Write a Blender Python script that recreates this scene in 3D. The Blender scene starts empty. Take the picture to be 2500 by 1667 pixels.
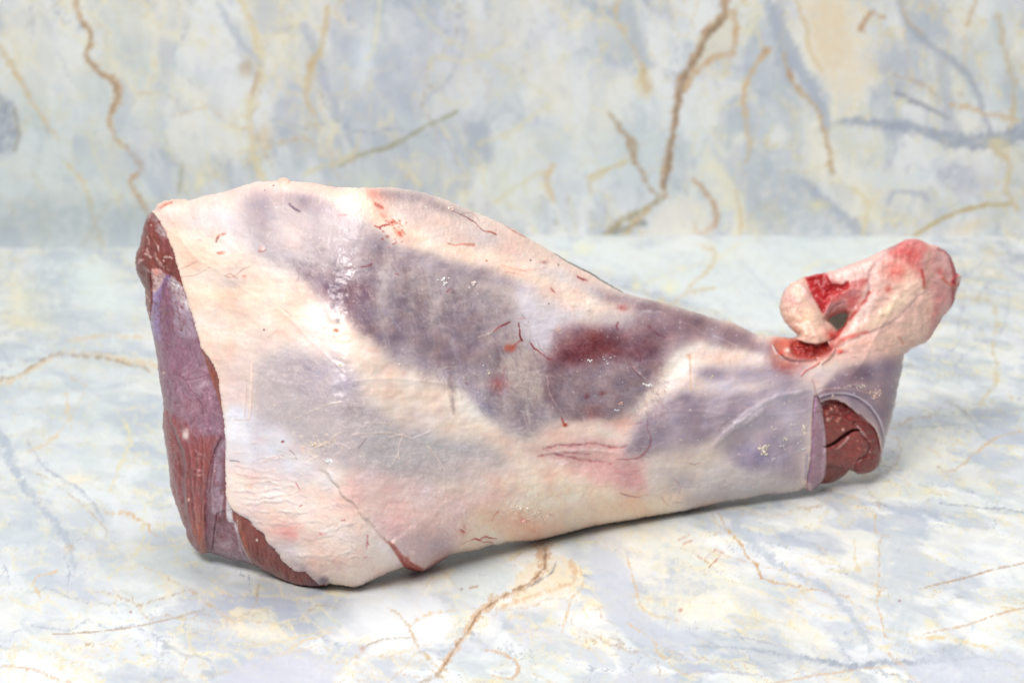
import bpy, math, random
import numpy as np
R = math.radians
scene = bpy.context.scene
# ------------------------------------------------------------------ camera
CAM_H, PITCH, FPX = 0.43, R(15.1), 5650.0
cam_data = bpy.data.cameras.new('camera')
cam_data.sensor_width = 36.0
cam_data.lens = 36.0 * FPX / 2500.0
cam_data.clip_start = 0.01
cam_data.clip_end = 50
cam = bpy.data.objects.new('camera', cam_data)
scene.collection.objects.link(cam)
cam.location = (0, 0, CAM_H)
cam.rotation_euler = (R(90) - PITCH, 0, 0)
cam_data.dof.use_dof = True
cam_data.dof.focus_distance = 1.13
cam_data.dof.aperture_fstop = 12.5
scene.camera = cam
# ------------------------------------------------------------------ light
world = bpy.data.worlds.new('World'); scene.world = world
world.use_nodes = True
wn = world.node_tree.nodes; wl = world.node_tree.links
bg = wn['Background']
bg.inputs['Color'].default_value = (0.93, 0.97, 1.0, 1)
bg.inputs['Strength'].default_value = 0.27

def area(name, loc, target, size, sizey, power, col):
    d = bpy.data.lights.new(name, 'AREA'); d.shape = 'RECTANGLE'
    d.size = size; d.size_y = sizey; d.energy = power; d.color = col
    o = bpy.data.objects.new(name, d); scene.collection.objects.link(o)
    o.location = loc
    v = np.array(target) - np.array(loc)
    from mathutils import Vector
    o.rotation_euler = Vector(v).to_track_quat('-Z', 'Y').to_euler()
    return o
area('softbox_overhead', (0.15, 1.38, 1.9), (0.02, 1.30, 0), 1.3, 0.8, 22.5, (1.0, 0.985, 0.96))
area('softbox_front', (-0.6, -0.35, 1.85), (0, 1.3, 0.1), 0.9, 0.7, 62, (1.0, 0.97, 0.94))
scene.view_settings.view_transform = 'Standard'
scene.view_settings.look = 'None'
scene.view_settings.exposure = 0.0
scene.view_settings.gamma = 1.0

# ------------------------------------------------------------------ helpers
F = np.float32
def pix_ray(px, py):
    """direction through a point of the view, y forward 1"""
    dx = (px - 1250.0) / FPX; dy = -(py - 833.5) / FPX
    c, s = math.cos(PITCH), math.sin(PITCH)
    x = dx; y = c + dy * s; z = -s + dy * c
    return x, y, z

_rs = {}
def _lat(seed):
    if seed not in _rs:
        r = np.random.RandomState(seed)
        a = r.rand(256, 256) * 2 * np.pi
        _rs[seed] = (np.cos(a).astype(F), np.sin(a).astype(F))
    return _rs[seed]
def gnoise(x, y, seed=0):
    gx, gy = _lat(seed)
    xi = np.floor(x).astype(np.int32); yi = np.floor(y).astype(np.int32)
    fx = (x - xi).astype(F); fy = (y - yi).astype(F)
    u = fx*fx*fx*(fx*(fx*6-15)+10); v = fy*fy*fy*(fy*(fy*6-15)+10)
    def g(ix, iy, dx, dy):
        a = iy & 255; b = ix & 255
        return gx[a, b]*dx + gy[a, b]*dy
    n00 = g(xi, yi, fx, fy); n10 = g(xi+1, yi, fx-1, fy)
    n01 = g(xi, yi+1, fx, fy-1); n11 = g(xi+1, yi+1, fx-1, fy-1)
    return ((n00*(1-u)+n10*u)*(1-v) + (n01*(1-u)+n11*u)*v) * 1.5
def fbm(x, y, octv=4, seed=0, gain=0.5):
    s = 0; a = 1.0; t = 0
    for i in range(octv):
        s = s + a * gnoise(x * 2**i + 17.3*i, y * 2**i + 9.1*i, seed + i); t += a; a *= gain
    return s / t
def cells(x, y, seed=0):
    """distance to the border between the two nearest cells, and the nearest cell's random numbers"""
    r = np.random.RandomState(seed); jx = r.rand(128, 128).astype(F); jy = r.rand(128, 128).astype(F); v1 = r.rand(128, 128).astype(F); v2 = r.rand(128, 128).astype(F)
    xi = np.floor(x).astype(int); yi = np.floor(y).astype(int)
    f1 = np.full(x.shape, 9, F); f2 = f1.copy(); a = np.zeros(x.shape, F); b = a.copy()
    for dy in (-1, 0, 1):
        for dx in (-1, 0, 1):
            cx = xi+dx; cy = yi+dy; k = (cy & 127, cx & 127)
            d = np.hypot(cx+jx[k]-x, cy+jy[k]-y); m = d < f1
            f2 = np.where(m, f1, np.minimum(f2, d)); a = np.where(m, v1[k], a); b = np.where(m, v2[k], b); f1 = np.where(m, d, f1)
    return f2-f1, a, b
def sstep(e0, e1, x):
    t = np.clip((x - e0) / (e1 - e0), 0, 1); return t*t*(3-2*t)
def srgb2lin(c):
    c = np.clip(c, 0, 1); return np.where(c <= 0.04045, c/12.92, ((c+0.055)/1.055)**2.4)

def tile(ox, oy, s):
    def f(*p):
        a = np.array(p, float).reshape(-1, 2)
        return [(ox + x / s, oy + y / s) for x, y in a]
    return f
# views of the reference used for measuring: origin and magnification
tA = tile(350, 420, 3.92); tB = tile(800, 420, 3.92); tC = tile(1250, 550, 3.92)
tD = tile(500, 750, 3.92); tE = tile(950, 750, 3.92); tF = tile(1350, 850, 3.92)
tG = tile(500, 1080, 3.92); tH = tile(950, 1020, 3.92); tJ = tile(1850, 550, 3.92)
tK = tile(1900, 850, 4.237); tL = tile(320, 480, 4.613); tM = tile(300, 850, 2.613)
tN = tile(1500, 700, 2.852); tV = tile(0, 0, 0.9408)

def smooth_pts(pts, closed=False, n=4):
    """Catmull-Rom resampling"""
    P = np.array(pts, float); m = len(P)
    if m < 3: return P
    out = []
    rng = range(m) if closed else range(m-1)
    for i in rng:
        if closed: p0, p1, p2, p3 = P[(i-1) % m], P[i], P[(i+1) % m], P[(i+2) % m]
        else: p0, p1, p2, p3 = P[max(i-1, 0)], P[i], P[i+1], P[min(i+2, m-1)]
        for k in range(n):
            t = k / n
            out.append(0.5*((2*p1)+(-p0+p2)*t+(2*p0-5*p1+4*p2-p3)*t*t+(-p0+3*p1-3*p2+p3)*t**3))
    if not closed: out.append(P[-1])
    return np.array(out)

def seg_dist(X, Y, pts, closed, want=False):
    P = np.array(pts, float)
    Q = np.roll(P, -1, 0) if closed else P[1:]
    Pn = P if closed else P[:-1]
    best = np.full(X.shape, 1e9, F); par = np.zeros(X.shape, F); side = np.zeros(X.shape, F)
    L = np.hypot(*(Q-Pn).T); cum = np.concatenate([[0], np.cumsum(L)]); tot = max(cum[-1], 1e-6)
    for i, ((ax, ay), (bx, by)) in enumerate(zip(Pn, Q)):
        dx, dy = bx-ax, by-ay; l2 = dx*dx+dy*dy
        if l2 < 1e-9: continue
        t = np.clip(((X-ax)*dx+(Y-ay)*dy)/l2, 0, 1)
        ex = X-ax-t*dx; ey = Y-ay-t*dy
        d = ex*ex+ey*ey
        m = d < best
        best = np.where(m, d, best)
        if want:
            par = np.where(m, (cum[i]+t*L[i])/tot, par)
            side = np.where(m, np.sign(dx*(Y-ay)-dy*(X-ax)), side)
    best = np.sqrt(best)
    return (best, par, side) if want else best
def inside(X, Y, pts):
    P = np.array(pts, float); Q = np.roll(P, -1, 0)
    c = np.zeros(X.shape, bool)
    for (ax, ay), (bx, by) in zip(P, Q):
        if ay == by: continue
        m = ((ay > Y) != (by > Y)) & (X < (bx-ax)*(Y-ay)/(by-ay)+ax)
        c ^= m
    return c
def sdf(X, Y, pts):
    d = seg_dist(X, Y, pts, True)
    return np.where(inside(X, Y, pts), d, -d).astype(F)

class Layer:
    def __init__(s, x0, y0, x1, y1, step, seed=1, k=(1.2, .45, .12)):
        s.k1, s.k2, s.k3 = k; s.vary = 0; s.queue = None; s.fat = 1
        s.x0, s.y0, s.step = x0, y0, step
        s.nx = int((x1-x0)/step)+1; s.ny = int((y1-y0)/step)+1
        s.X, s.Y = np.meshgrid(x0+np.arange(s.nx)*step, y0+np.arange(s.ny)*step)
        s.X = s.X.astype(F); s.Y = s.Y.astype(F)
        s.C = np.zeros((s.ny, s.nx, 3), F) + F(0.9)
        s.H = np.zeros((s.ny, s.nx), F)
        s.wx = fbm(s.X/45, s.Y/45, 4, seed+50); s.wy = fbm(s.X/45, s.Y/45, 4, seed+60)
        s.wf = fbm(s.X/14, s.Y/14, 3, seed+70); s.wg = fbm(s.X/14, s.Y/14, 3, seed+80)
        s.wh = gnoise(s.X/5.5, s.Y/5.5, seed+40); s.wi = gnoise(s.X/5.5, s.Y/5.5, seed+41)
        s.mot = fbm(s.X/22, s.Y/22, 4, seed+90)
        s.mof = fbm(s.X/8, s.Y/8, 3, seed+95)
    def box(s, pts, pad):
        P = np.array(pts); a = P.min(0)-pad; b = P.max(0)+pad
        i0 = max(0, int((a[0]-s.x0)/s.step)); i1 = min(s.nx, int((b[0]-s.x0)/s.step)+2)
        j0 = max(0, int((a[1]-s.y0)/s.step)); j1 = min(s.ny, int((b[1]-s.y0)/s.step)+2)
        return (slice(j0, max(j1, j0)), slice(i0, max(i1, i0)))
    def co(s, b, warp):
        return s.X[b]+warp*(s.wx[b]*s.k1+s.wf[b]*s.k2+s.wh[b]*s.k3), s.Y[b]+warp*(s.wy[b]*s.k1+s.wg[b]*s.k2+s.wi[b]*s.k3)
    def apply(s, b, m, col, mot, h):
        if mot: m = m*np.clip(1+mot*(s.mot[b]*1.6+s.mof[b]*0.9), 0, 1.5)
        m = np.clip(m, 0, 1)[..., None]
        if col is not None:
            c = np.array(col, F)/255
            s.C[b] = s.C[b]*(1-m)+c*m
        if h: s.H[b] += h*m[..., 0]
    def poly(s, pts, col, a=1, soft=10, warp=6, mot=0, h=0, sm=True):
        if sm: pts = smooth_pts(pts, True, 3)
        b = s.box(pts, soft*2+warp*2)
        if s.X[b].size == 0: return
        X, Y = s.co(b, warp); d = sdf(X, Y, pts)
        s.apply(b, a*sstep(-soft, soft, d), col, mot, h)
    def stroke(s, pts, w, col, a=1, soft=None, warp=3, mot=0, h=0, taper=False):
        if s.queue is not None and np.max(w) <= 8.5:
            if np.max(w) <= 5 and col[0]-col[1] > 60: a = a*.78
            s.queue.append((s.stroke, (pts, w, col, a, soft, warp, mot, h, taper), {})); return
        if len(pts) > 2: pts = smooth_pts(pts, False, 4)
        w = np.atleast_1d(np.array(w, float))*s.fat; wm = w.max()
        sf = soft if soft is not None else wm*0.6
        b = s.box(pts, wm+sf*2+warp*2)
        if s.X[b].size == 0: return
        X, Y = s.co(b, warp); d, par, sd = seg_dist(X, Y, pts, False, True)
        ww = np.interp(par, np.linspace(0, 1, len(w)), w)
        if s.vary: ww = ww*np.clip(1+s.vary*(s.mof[b]*1.5+s.mot[b]*1.2), .15, 2.2)
        if taper: ww = ww*np.clip(np.minimum(par, 1-par)*5, 0.05, 1)
        m = a*(1-sstep(ww*0.5-sf*0.5, ww*0.5+sf*0.5, d))
        s.apply(b, m, col, mot, h)
    def blob(s, c, rx, ry, ang, col, a=1, warp=8, mot=0, h=0, p=1.0):
        if s.queue is not None and max(rx, ry) <= 13:
            s.queue.append((s.blob, (c, rx, ry, ang, col, a, warp, mot, h, p), {})); return
        cx, cy = c[0] if isinstance(c, list) else c
        r = max(rx, ry)*2
        b = s.box([(cx, cy)], r+warp*2)
        if s.X[b].size == 0: return
        X, Y = s.co(b, warp); t = R(ang); X = X-cx; Y = Y-cy
        u = (X*math.cos(t)+Y*math.sin(t))/rx; v = (-X*math.sin(t)+Y*math.cos(t))/ry
        s.apply(b, a*np.exp(-((u*u+v*v)**p)), col, mot, h)
    def settle(s, sig):
        """let the broad colours run into each other, then lay the queued fine marks on top"""
        n = int(sig*2.5/s.step)+1; k = np.exp(-(np.arange(-n, n+1)*s.step/sig)**2/2); k /= k.sum()
        for ax in (0, 1):
            pad = [(0, 0)]*3; pad[ax] = (n, n); A = np.pad(s.C, pad, 'edge'); o = np.zeros_like(s.C)
            for i, kk in enumerate(k):
                o += kk.astype(F)*(A[i:i+s.ny] if ax == 0 else A[:, i:i+s.nx])
            s.C = o
        q = s.queue; s.queue = None
        for f, a, kw in q: f(*a, **kw)
    def ledge(s, pts, h, fall, edge=3, side=1, warp=2, col=None, ca=0.5, cw=5):
        """a step up on one side of a line, dying away over `fall`"""
        pts = smooth_pts(pts, False, 4)
        b = s.box(pts, fall*3+10)
        X, Y = s.co(b, warp); d, par, sd = seg_dist(X, Y, pts, False, True)
        d = d*sd*side
        end = sstep(0, 0.12, par)*(1-sstep(0.88, 1, par))
        s.H[b] += h*sstep(-edge, edge, d)*np.exp(-np.clip(d, 0, None)/fall)*end
        if col is not None:
            s.apply(b, ca*np.exp(-((d+cw*0.5)/cw)**2)*end, col, 0, 0)
    def lines(s, n, rect, ang, spread, length, col, a, seed, h=0, poly=None, curl=0.4, w=1.0):
        """many short fibres"""
        r = np.random.RandomState(seed)
        x = r.uniform(rect[0], rect[2], n); y = r.uniform(rect[1], rect[3], n)
        if poly is not None:
            k = inside(x, y, poly); x, y = x[k], y[k]; n = len(x)
        if n == 0: return
        th = R(ang)+r.randn(n)*R(spread); L = length*r.uniform(0.4, 1.4, n); cu = r.randn(n)*curl
        st = max(6, int(length*1.6/s.step*1.5))
        acc = np.zeros((s.ny, s.nx), F)
        amp = r.uniform(0.3, 1, n)
        for k in range(st):
            t = k/(st-1); f = math.sin(math.pi*t)
            fx = (x-s.x0)/s.step; fy = (y-s.y0)/s.step
            ix = np.floor(fx).astype(int); iy = np.floor(fy).astype(int); ux = fx-ix; uy = fy-iy
            ok = (ix >= 0) & (iy >= 0) & (ix < s.nx-1) & (iy < s.ny-1)
            for dx_, dy_, ww in ((0, 0, (1-ux)*(1-uy)), (1, 0, ux*(1-uy)), (0, 1, (1-ux)*uy), (1, 1, ux*uy)):
                np.maximum.at(acc, (iy[ok]+dy_, ix[ok]+dx_), (ww*f*amp*1.6)[ok].astype(F))
            x = x+np.cos(th)*L/st; y = y+np.sin(th)*L/st; th = th+cu/st*2
        m = np.clip(acc*a, 0, 1)
        s.apply((slice(None), slice(None)), m, col, 0, h)
    def specks(s, n, rect, r0, r1, col, a, seed, poly=None, h=0, gauss=None):
        r = np.random.RandomState(seed)
        for i in range(n):
            if gauss is not None:
                x = r.normal(gauss[0], gauss[2]); y = r.normal(gauss[1], gauss[3])
            else: x = r.uniform(rect[0], rect[2]); y = r.uniform(rect[1], rect[3])
            if poly is not None and not inside(np.array([x]), np.array([y]), poly)[0]: continue
            rr = r.uniform(r0, r1)
            s.blob((x, y), rr, rr*r.uniform(0.5, 1), r.uniform(0, 180), col, a*r.uniform(0.5, 1), warp=1.5, p=2.0, h=h)
    def sample(s, A, px, py):
        fx = np.clip((px-s.x0)/s.step, 0, s.nx-1.001); fy = np.clip((py-s.y0)/s.step, 0, s.ny-1.001)
        ix = fx.astype(int); iy = fy.astype(int); ux = fx-ix; uy = fy-iy
        if A.ndim == 3: ux = ux[..., None]; uy = uy[..., None]
        return (A[iy, ix]*(1-ux)+A[iy, ix+1]*ux)*(1-uy)+(A[iy+1, ix]*(1-ux)+A[iy+1, ix+1]*ux)*uy

def mesh_object(name, V, Q, col, mat, parent=None, T=None):
    me = bpy.data.meshes.new(name)
    me.vertices.add(len(V)); me.vertices.foreach_set('co', V.astype(F).ravel())
    Q = np.asarray(Q, np.int32)
    me.loops.add(Q.size); me.loops.foreach_set('vertex_index', Q.ravel())
    me.polygons.add(len(Q))
    me.polygons.foreach_set('loop_start', np.arange(len(Q), dtype=np.int32)*Q.shape[1])
    me.polygons.foreach_set('loop_total', np.full(len(Q), Q.shape[1], np.int32))
    me.polygons.foreach_set('use_smooth', np.ones(len(Q), bool))
    me.update(calc_edges=True)
    if col is not None:
        at = me.color_attributes.new('Col', 'FLOAT_COLOR', 'POINT')
        c4 = np.ones((len(V), 4), F); c4[:, :3] = srgb2lin(col)
        at.data.foreach_set('color', c4.ravel())
    me.materials.append(mat)
    o = bpy.data.objects.new(name, me); scene.collection.objects.link(o)
    if parent is not None: o.parent = parent
    return o
# ------------------------------------------------------------------ materials
ALB = 0.84
def flesh(name, rough, noise_amt=0.10, bump=0.25, sss=0.12, coat=0.15, scale=700.0, aniso=(1, 1, 1)):
    m = bpy.data.materials.new(name); m.use_nodes = True
    n = m.node_tree.nodes; l = m.node_tree.links; n.clear()
    out = n.new('ShaderNodeOutputMaterial'); bs = n.new('ShaderNodeBsdfPrincipled')
    l.new(bs.outputs[0], out.inputs[0])
    at = n.new('ShaderNodeAttribute'); at.attribute_name = 'Col'
    tc = n.new('ShaderNodeTexCoord'); mp = n.new('ShaderNodeMapping'); mp.inputs['Scale'].default_value = aniso
    l.new(tc.outputs['Object'], mp.inputs['Vector'])
    n1 = n.new('ShaderNodeTexNoise'); n1.inputs['Scale'].default_value = scale; n1.inputs['Detail'].default_value = 4
    n1.inputs['Distortion'].default_value = 1.2
    l.new(mp.outputs[0], n1.inputs['Vector'])
    n2 = n.new('ShaderNodeTexNoise'); n2.inputs['Scale'].default_value = scale*0.22; n2.inputs['Detail'].default_value = 5
    l.new(mp.outputs[0], n2.inputs['Vector'])
    # fibre web: ridges of a distorted noise
    n3 = n.new('ShaderNodeTexNoise'); n3.inputs['Scale'].default_value = scale*0.35; n3.inputs['Detail'].default_value = 3
    n3.inputs['Distortion'].default_value = 2.5
    l.new(mp.outputs[0], n3.inputs['Vector'])
    r3 = n.new('ShaderNodeMath'); r3.operation = 'SUBTRACT'; r3.inputs[1].default_value = 0.5; l.new(n3.outputs['Fac'], r3.inputs[0])
    r4 = n.new('ShaderNodeMath'); r4.operation = 'ABSOLUTE'; l.new(r3.outputs[0], r4.inputs[0])
    r5 = n.new('ShaderNodeMapRange'); r5.inputs['From Min'].default_value = 0.0; r5.inputs['From Max'].default_value = 0.035
    r5.inputs['To Min'].default_value = 1.0; r5.inputs['To Max'].default_value = 0.0; l.new(r4.outputs[0], r5.inputs['Value'])
    def rng(src, lo, hi, a=0.3, b=0.7):
        r = n.new('ShaderNodeMapRange'); r.inputs['From Min'].default_value = a; r.inputs['From Max'].default_value = b
        r.inputs['To Min'].default_value = lo; r.inputs['To Max'].default_value = hi; l.new(src, r.inputs['Value']); return r
    f1 = rng(n1.outputs['Fac'], ALB*(1-noise_amt), ALB*(1+noise_amt*0.7))
    f2 = rng(n2.outputs['Fac'], 1-noise_amt*0.6, 1+noise_amt*0.5)
    mu = n.new('ShaderNodeMath'); mu.operation = 'MULTIPLY'; l.new(f1.outputs[0], mu.inputs[0]); l.new(f2.outputs[0], mu.inputs[1])
    f3 = n.new('ShaderNodeMath'); f3.operation = 'MULTIPLY_ADD'; l.new(r5.outputs[0], f3.inputs[0])
    f3.inputs[1].default_value = noise_amt*0.55; l.new(mu.outputs[0], f3.inputs[2])
    vm = n.new('ShaderNodeVectorMath'); vm.operation = 'SCALE'
    l.new(at.outputs['Color'], vm.inputs[0]); l.new(f3.outputs[0], vm.inputs['Scale'])
    l.new(vm.outputs[0], bs.inputs['Base Color'])
    rr = rng(n2.outputs['Fac'], rough-0.1, rough+0.12); l.new(rr.outputs[0], bs.inputs['Roughness'])
    ad = n.new('ShaderNodeMath'); ad.operation = 'MULTIPLY_ADD'; l.new(n2.outputs['Fac'], ad.inputs[0]); ad.inputs[1].default_value = 2.0
    l.new(n1.outputs['Fac'], ad.inputs[2])
    ad2 = n.new('ShaderNodeMath'); ad2.operation = 'MULTIPLY_ADD'; l.new(r5.outputs[0], ad2.inputs[0]); ad2.inputs[1].default_value = 0.35
    l.new(ad.outputs[0], ad2.inputs[2])
    bp = n.new('ShaderNodeBump'); bp.inputs['Strength'].default_value = bump; bp.inputs['Distance'].default_value = 0.0006
    l.new(ad2.outputs[0], bp.inputs['Height']); l.new(bp.outputs[0], bs.inputs['Normal'])
    bs.inputs['Subsurface Weight'].default_value = sss
    bs.inputs['Subsurface Radius'].default_value = (1.0, 0.45, 0.3); bs.inputs['Subsurface Scale'].default_value = 0.0009
    bs.inputs['Coat Weight'].default_value = coat; bs.inputs['Coat Roughness'].default_value = 0.3 if rough < .37 else .18
    bs.inputs['Specular IOR Level'].default_value = 0.4
    return m
M_skin = flesh('fat_membrane', 0.36, 0.04, 0.03, 0.15, 0.22)
M_meat = flesh('lean_meat', 0.36, 0.16, 0.35, 0.10, 0.36, 800, (1, 1, 0.5))
M_hock = flesh('hock_sinew', 0.36, 0.10, 0.3, 0.15, 0.25)

# ------------------------------------------------------------------ outer shape of the joint (points in the leg's own elevation)
TOP = tA((60,395),(100,370),(135,310),(200,275),(300,262),(400,262),(430,275)) \
    + tA((520,250),(620,222),(760,195),(880,155),(990,120),(1080,95),(1180,90),(1270,84),(1300,60),(1350,52),(1395,72),(1410,90),(1520,96),(1640,108),(1740,130),(1820,148),(1960,150)) \
    + tB((300,152),(460,150),(560,148),(680,155),(800,175),(920,198),(1020,228),(1130,265),(1250,315),(1400,382),(1560,445),(1700,510),(1820,570),(1930,640)) \
    + tC((260,185),(400,262),(520,335),(640,395),(760,455),(860,520),(960,580),(1060,640),(1180,680),(1320,712),(1460,745),(1600,785),(1720,822),(1850,862),(1950,895)) \
    + tN((800,235),(930,300),(1000,335),(1080,345)) + tJ((150,1058),(250,1068))
TEND = tJ((340,1075),(380,1050),(320,1000),(260,930),(225,870),(205,790),(215,710),(250,620),(310,560),(390,518),(450,498))
HOCKO = tJ((540,470),(640,452),(740,430),(860,380),(980,342),(1100,285),(1250,215),(1330,180),(1400,143),(1480,125),(1560,138),(1640,180),(1720,195),(1800,245),(1850,300),(1880,380),(1905,455),(1945,480),(1942,520),(1925,585),(1900,640),(1885,720),(1835,815),(1775,870),(1700,1000),(1650,1080),(1605,1122),(1540,1150),(1470,1182),(1420,1222))
SLEEVE = tK((1300,60),(1285,200),(1255,330),(1225,480),(1195,640),(1165,760),(1130,860),(1105,960),(1085,1050),(1068,1100))
ROLL = tK((1062,1160),(1030,1230),(970,1275),(900,1297),(820,1297),(775,1270),(745,1255),(700,1300),(640,1345),(570,1385),(500,1400),(445,1403),(400,1430),(345,1482),(305,1478),(270,1450))
BOT = tN((1280,1425),(1180,1440),(1050,1450),(930,1478),(800,1492),(640,1525),(500,1562)) \
    + tH((1960,1035),(1800,1080),(1600,1130),(1420,1175),(1250,1185),(1130,1195),(1060,1215),(980,1218),(900,1250),(780,1280),(680,1290),(590,1310),(540,1345),(450,1400),(380,1450),(320,1478),(250,1470),(180,1443)) \
    + tG((1900,1195),(1780,1240),(1640,1300),(1500,1370),(1420,1392),(1330,1372),(1200,1352),(1150,1378),(1050,1396),(960,1395),(850,1375),(740,1320),(650,1270),(560,1225),(480,1175),(440,1160),(350,1140),(230,1115),(100,1070),(60,1052),(10,1058))
LEFT = tM((500,1310),(455,1280),(410,1210),(400,1150),(370,1090),(345,1010),(315,930),(300,860),(298,790),(285,700),(268,600),(252,500),(255,420),(262,380),(248,300),(235,220),(222,100),(208,0)) \
    + tL((215,1420),(190,1310),(165,1220),(158,1120),(155,1040),(110,955),(68,870),(45,750),(55,640),(90,580),(118,450),(150,300),(185,205))
SIL = TOP+TEND+HOCKO+SLEEVE+ROLL+BOT+LEFT
SIL = [tuple(p) for p in SIL]
HOLE = tJ((672,905),(715,875),(770,852),(830,838),(858,862),(845,910),(820,960),(795,985),(765,1003),(725,960))

LX0, LY0, LX1, LY1, LS = 300, 425, 2376, 1462, 2.2
grid = Layer(LX0, LY0, LX1, LY1, LS, 11)
JX = (grid.wg*2.2+grid.wi*1.1); JY = (grid.wf*2.2+grid.wh*1.1)
S = np.minimum(sdf(grid.X+JX*.8, grid.Y+JY*.8, SIL), -sdf(grid.X, grid.Y, HOLE))
def poisson(S, step):
    f = 4
    Sc = S[::f, ::f]; m = Sc > 0; u = np.zeros(Sc.shape, F); hh = (step*f)**2
    # fraction towards the edge gives a sub-cell boundary
    for it in range(5000):
        a = np.zeros_like(u)
        a[1:-1, 1:-1] = 0.25*(u[2:, 1:-1]+u[:-2, 1:-1]+u[1:-1, 2:]+u[1:-1, :-2])+hh/4
        u = np.where(m, a, 0)
    ratio = u/np.maximum(Sc, 1); ok = (Sc > step*f*0.9).astype(F)
    num = ratio*ok; den = ok.copy()
    r = np.where(ok > 0, ratio, 0)
    for it in range(14):      # spread the ratio to the edge cells and beyond
        n2 = num.copy(); d2 = den.copy()
        for ax, sh in ((0, 1), (0, -1), (1, 1), (1, -1)):
            n2 += np.roll(num, sh, ax); d2 += np.roll(den, sh, ax)
        v = n2/np.maximum(d2, 1e-6)
        r = np.where(ok > 0, ratio, v); num = np.where(ok > 0, ratio, v)*(d2 > 0); den = (d2 > 0).astype(F)
    ys = np.minimum(np.arange(S.shape[0])/f, Sc.shape[0]-1.001); xs = np.minimum(np.arange(S.shape[1])/f, Sc.shape[1]-1.001)
    iy = ys.astype(int)[:, None]; ix = xs.astype(int)[None]; uy = ys[:, None]-iy; ux = xs[None]-ix
    rr = (r[iy, ix]*(1-ux)+r[iy, ix+1]*ux)*(1-uy)+(r[iy+1, ix]*(1-ux)+r[iy+1, ix+1]*ux)*uy
    for it in range(12):
        rr[1:-1, 1:-1] = 0.25*(rr[2:, 1:-1]+rr[:-2, 1:-1]+rr[1:-1, 2:]+rr[1:-1, :-2])
    return rr.astype(F)
RAT = poisson(S, LS)
MPP = 0.000213
def W_at(rat, sv):
    return 0.72*MPP*np.sqrt(np.clip(2*rat*np.clip(sv, 0, None), 0, None))
WALL = W_at(RAT, S)
# large anatomical swellings (metres) on top of the inflated form
def gb(cx, cy, rx, ry, ang, a):
    t = R(ang); X = grid.X-cx; Y = grid.Y-cy
    u = (X*math.cos(t)+Y*math.sin(t))/rx; v = (-X*math.sin(t)+Y*math.cos(t))/ry
    return a*np.exp(-(u*u+v*v))
SW = (gb(760, 960, 170, 130, 20, .004)+gb(1010, 830, 300, 60, 38, -.003)+gb(900, 640, 260, 90, 20, .003)
      + gb(1440, 900, 140, 120, 0, .005)+gb(1560, 1000, 170, 35, -48, -.003)+gb(1750, 1010, 220, 80, -12, .004)
      + gb(1800, 1090, 200, 26, -35, -.0025)+gb(1420, 1130, 150, 30, 8, -.003)+gb(1250, 1230, 260, 60, -10, .003)
      + gb(650, 1250, 200, 90, 20, .003)+gb(1000, 1300, 80, 50, 0, .003)+gb(1900, 1090, 60, 120, 0, .002))
EDGE = sstep(0, 60, S)
WALL = WALL+SW*EDGE

DBX = [300, 370, 530, 850, 1130, 1400, 1600, 1800, 1980, 2150, 2400]
DBY = [1.158, 1.153, 1.138, 1.105, 1.148, 1.192, 1.218, 1.240, 1.254, 1.272, 1.295]
_xs = np.arange(200, 2500, 4.0); _db = np.interp(_xs, DBX, DBY)
_k = np.exp(-np.linspace(-2, 2, 61)**2); _k /= _k.sum()
_db = np.convolve(np.pad(_db, 30, 'edge'), _k, 'valid')
TA = math.tan(R(17))
def place(px, py, w):
    """point of the leg at elevation (px,py), w metres proud of its middle sheet"""
    rx, ry, rz = pix_ray(px, py)
    db = np.interp(px, _xs, _db)
    t = (db+CAM_H*TA)/(ry-rz*TA)
    n = np.sqrt(rx*rx+ry*ry+rz*rz)
    t = t-w/n
    return np.stack([rx*t, ry*t, CAM_H+rz*t], -1)

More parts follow.
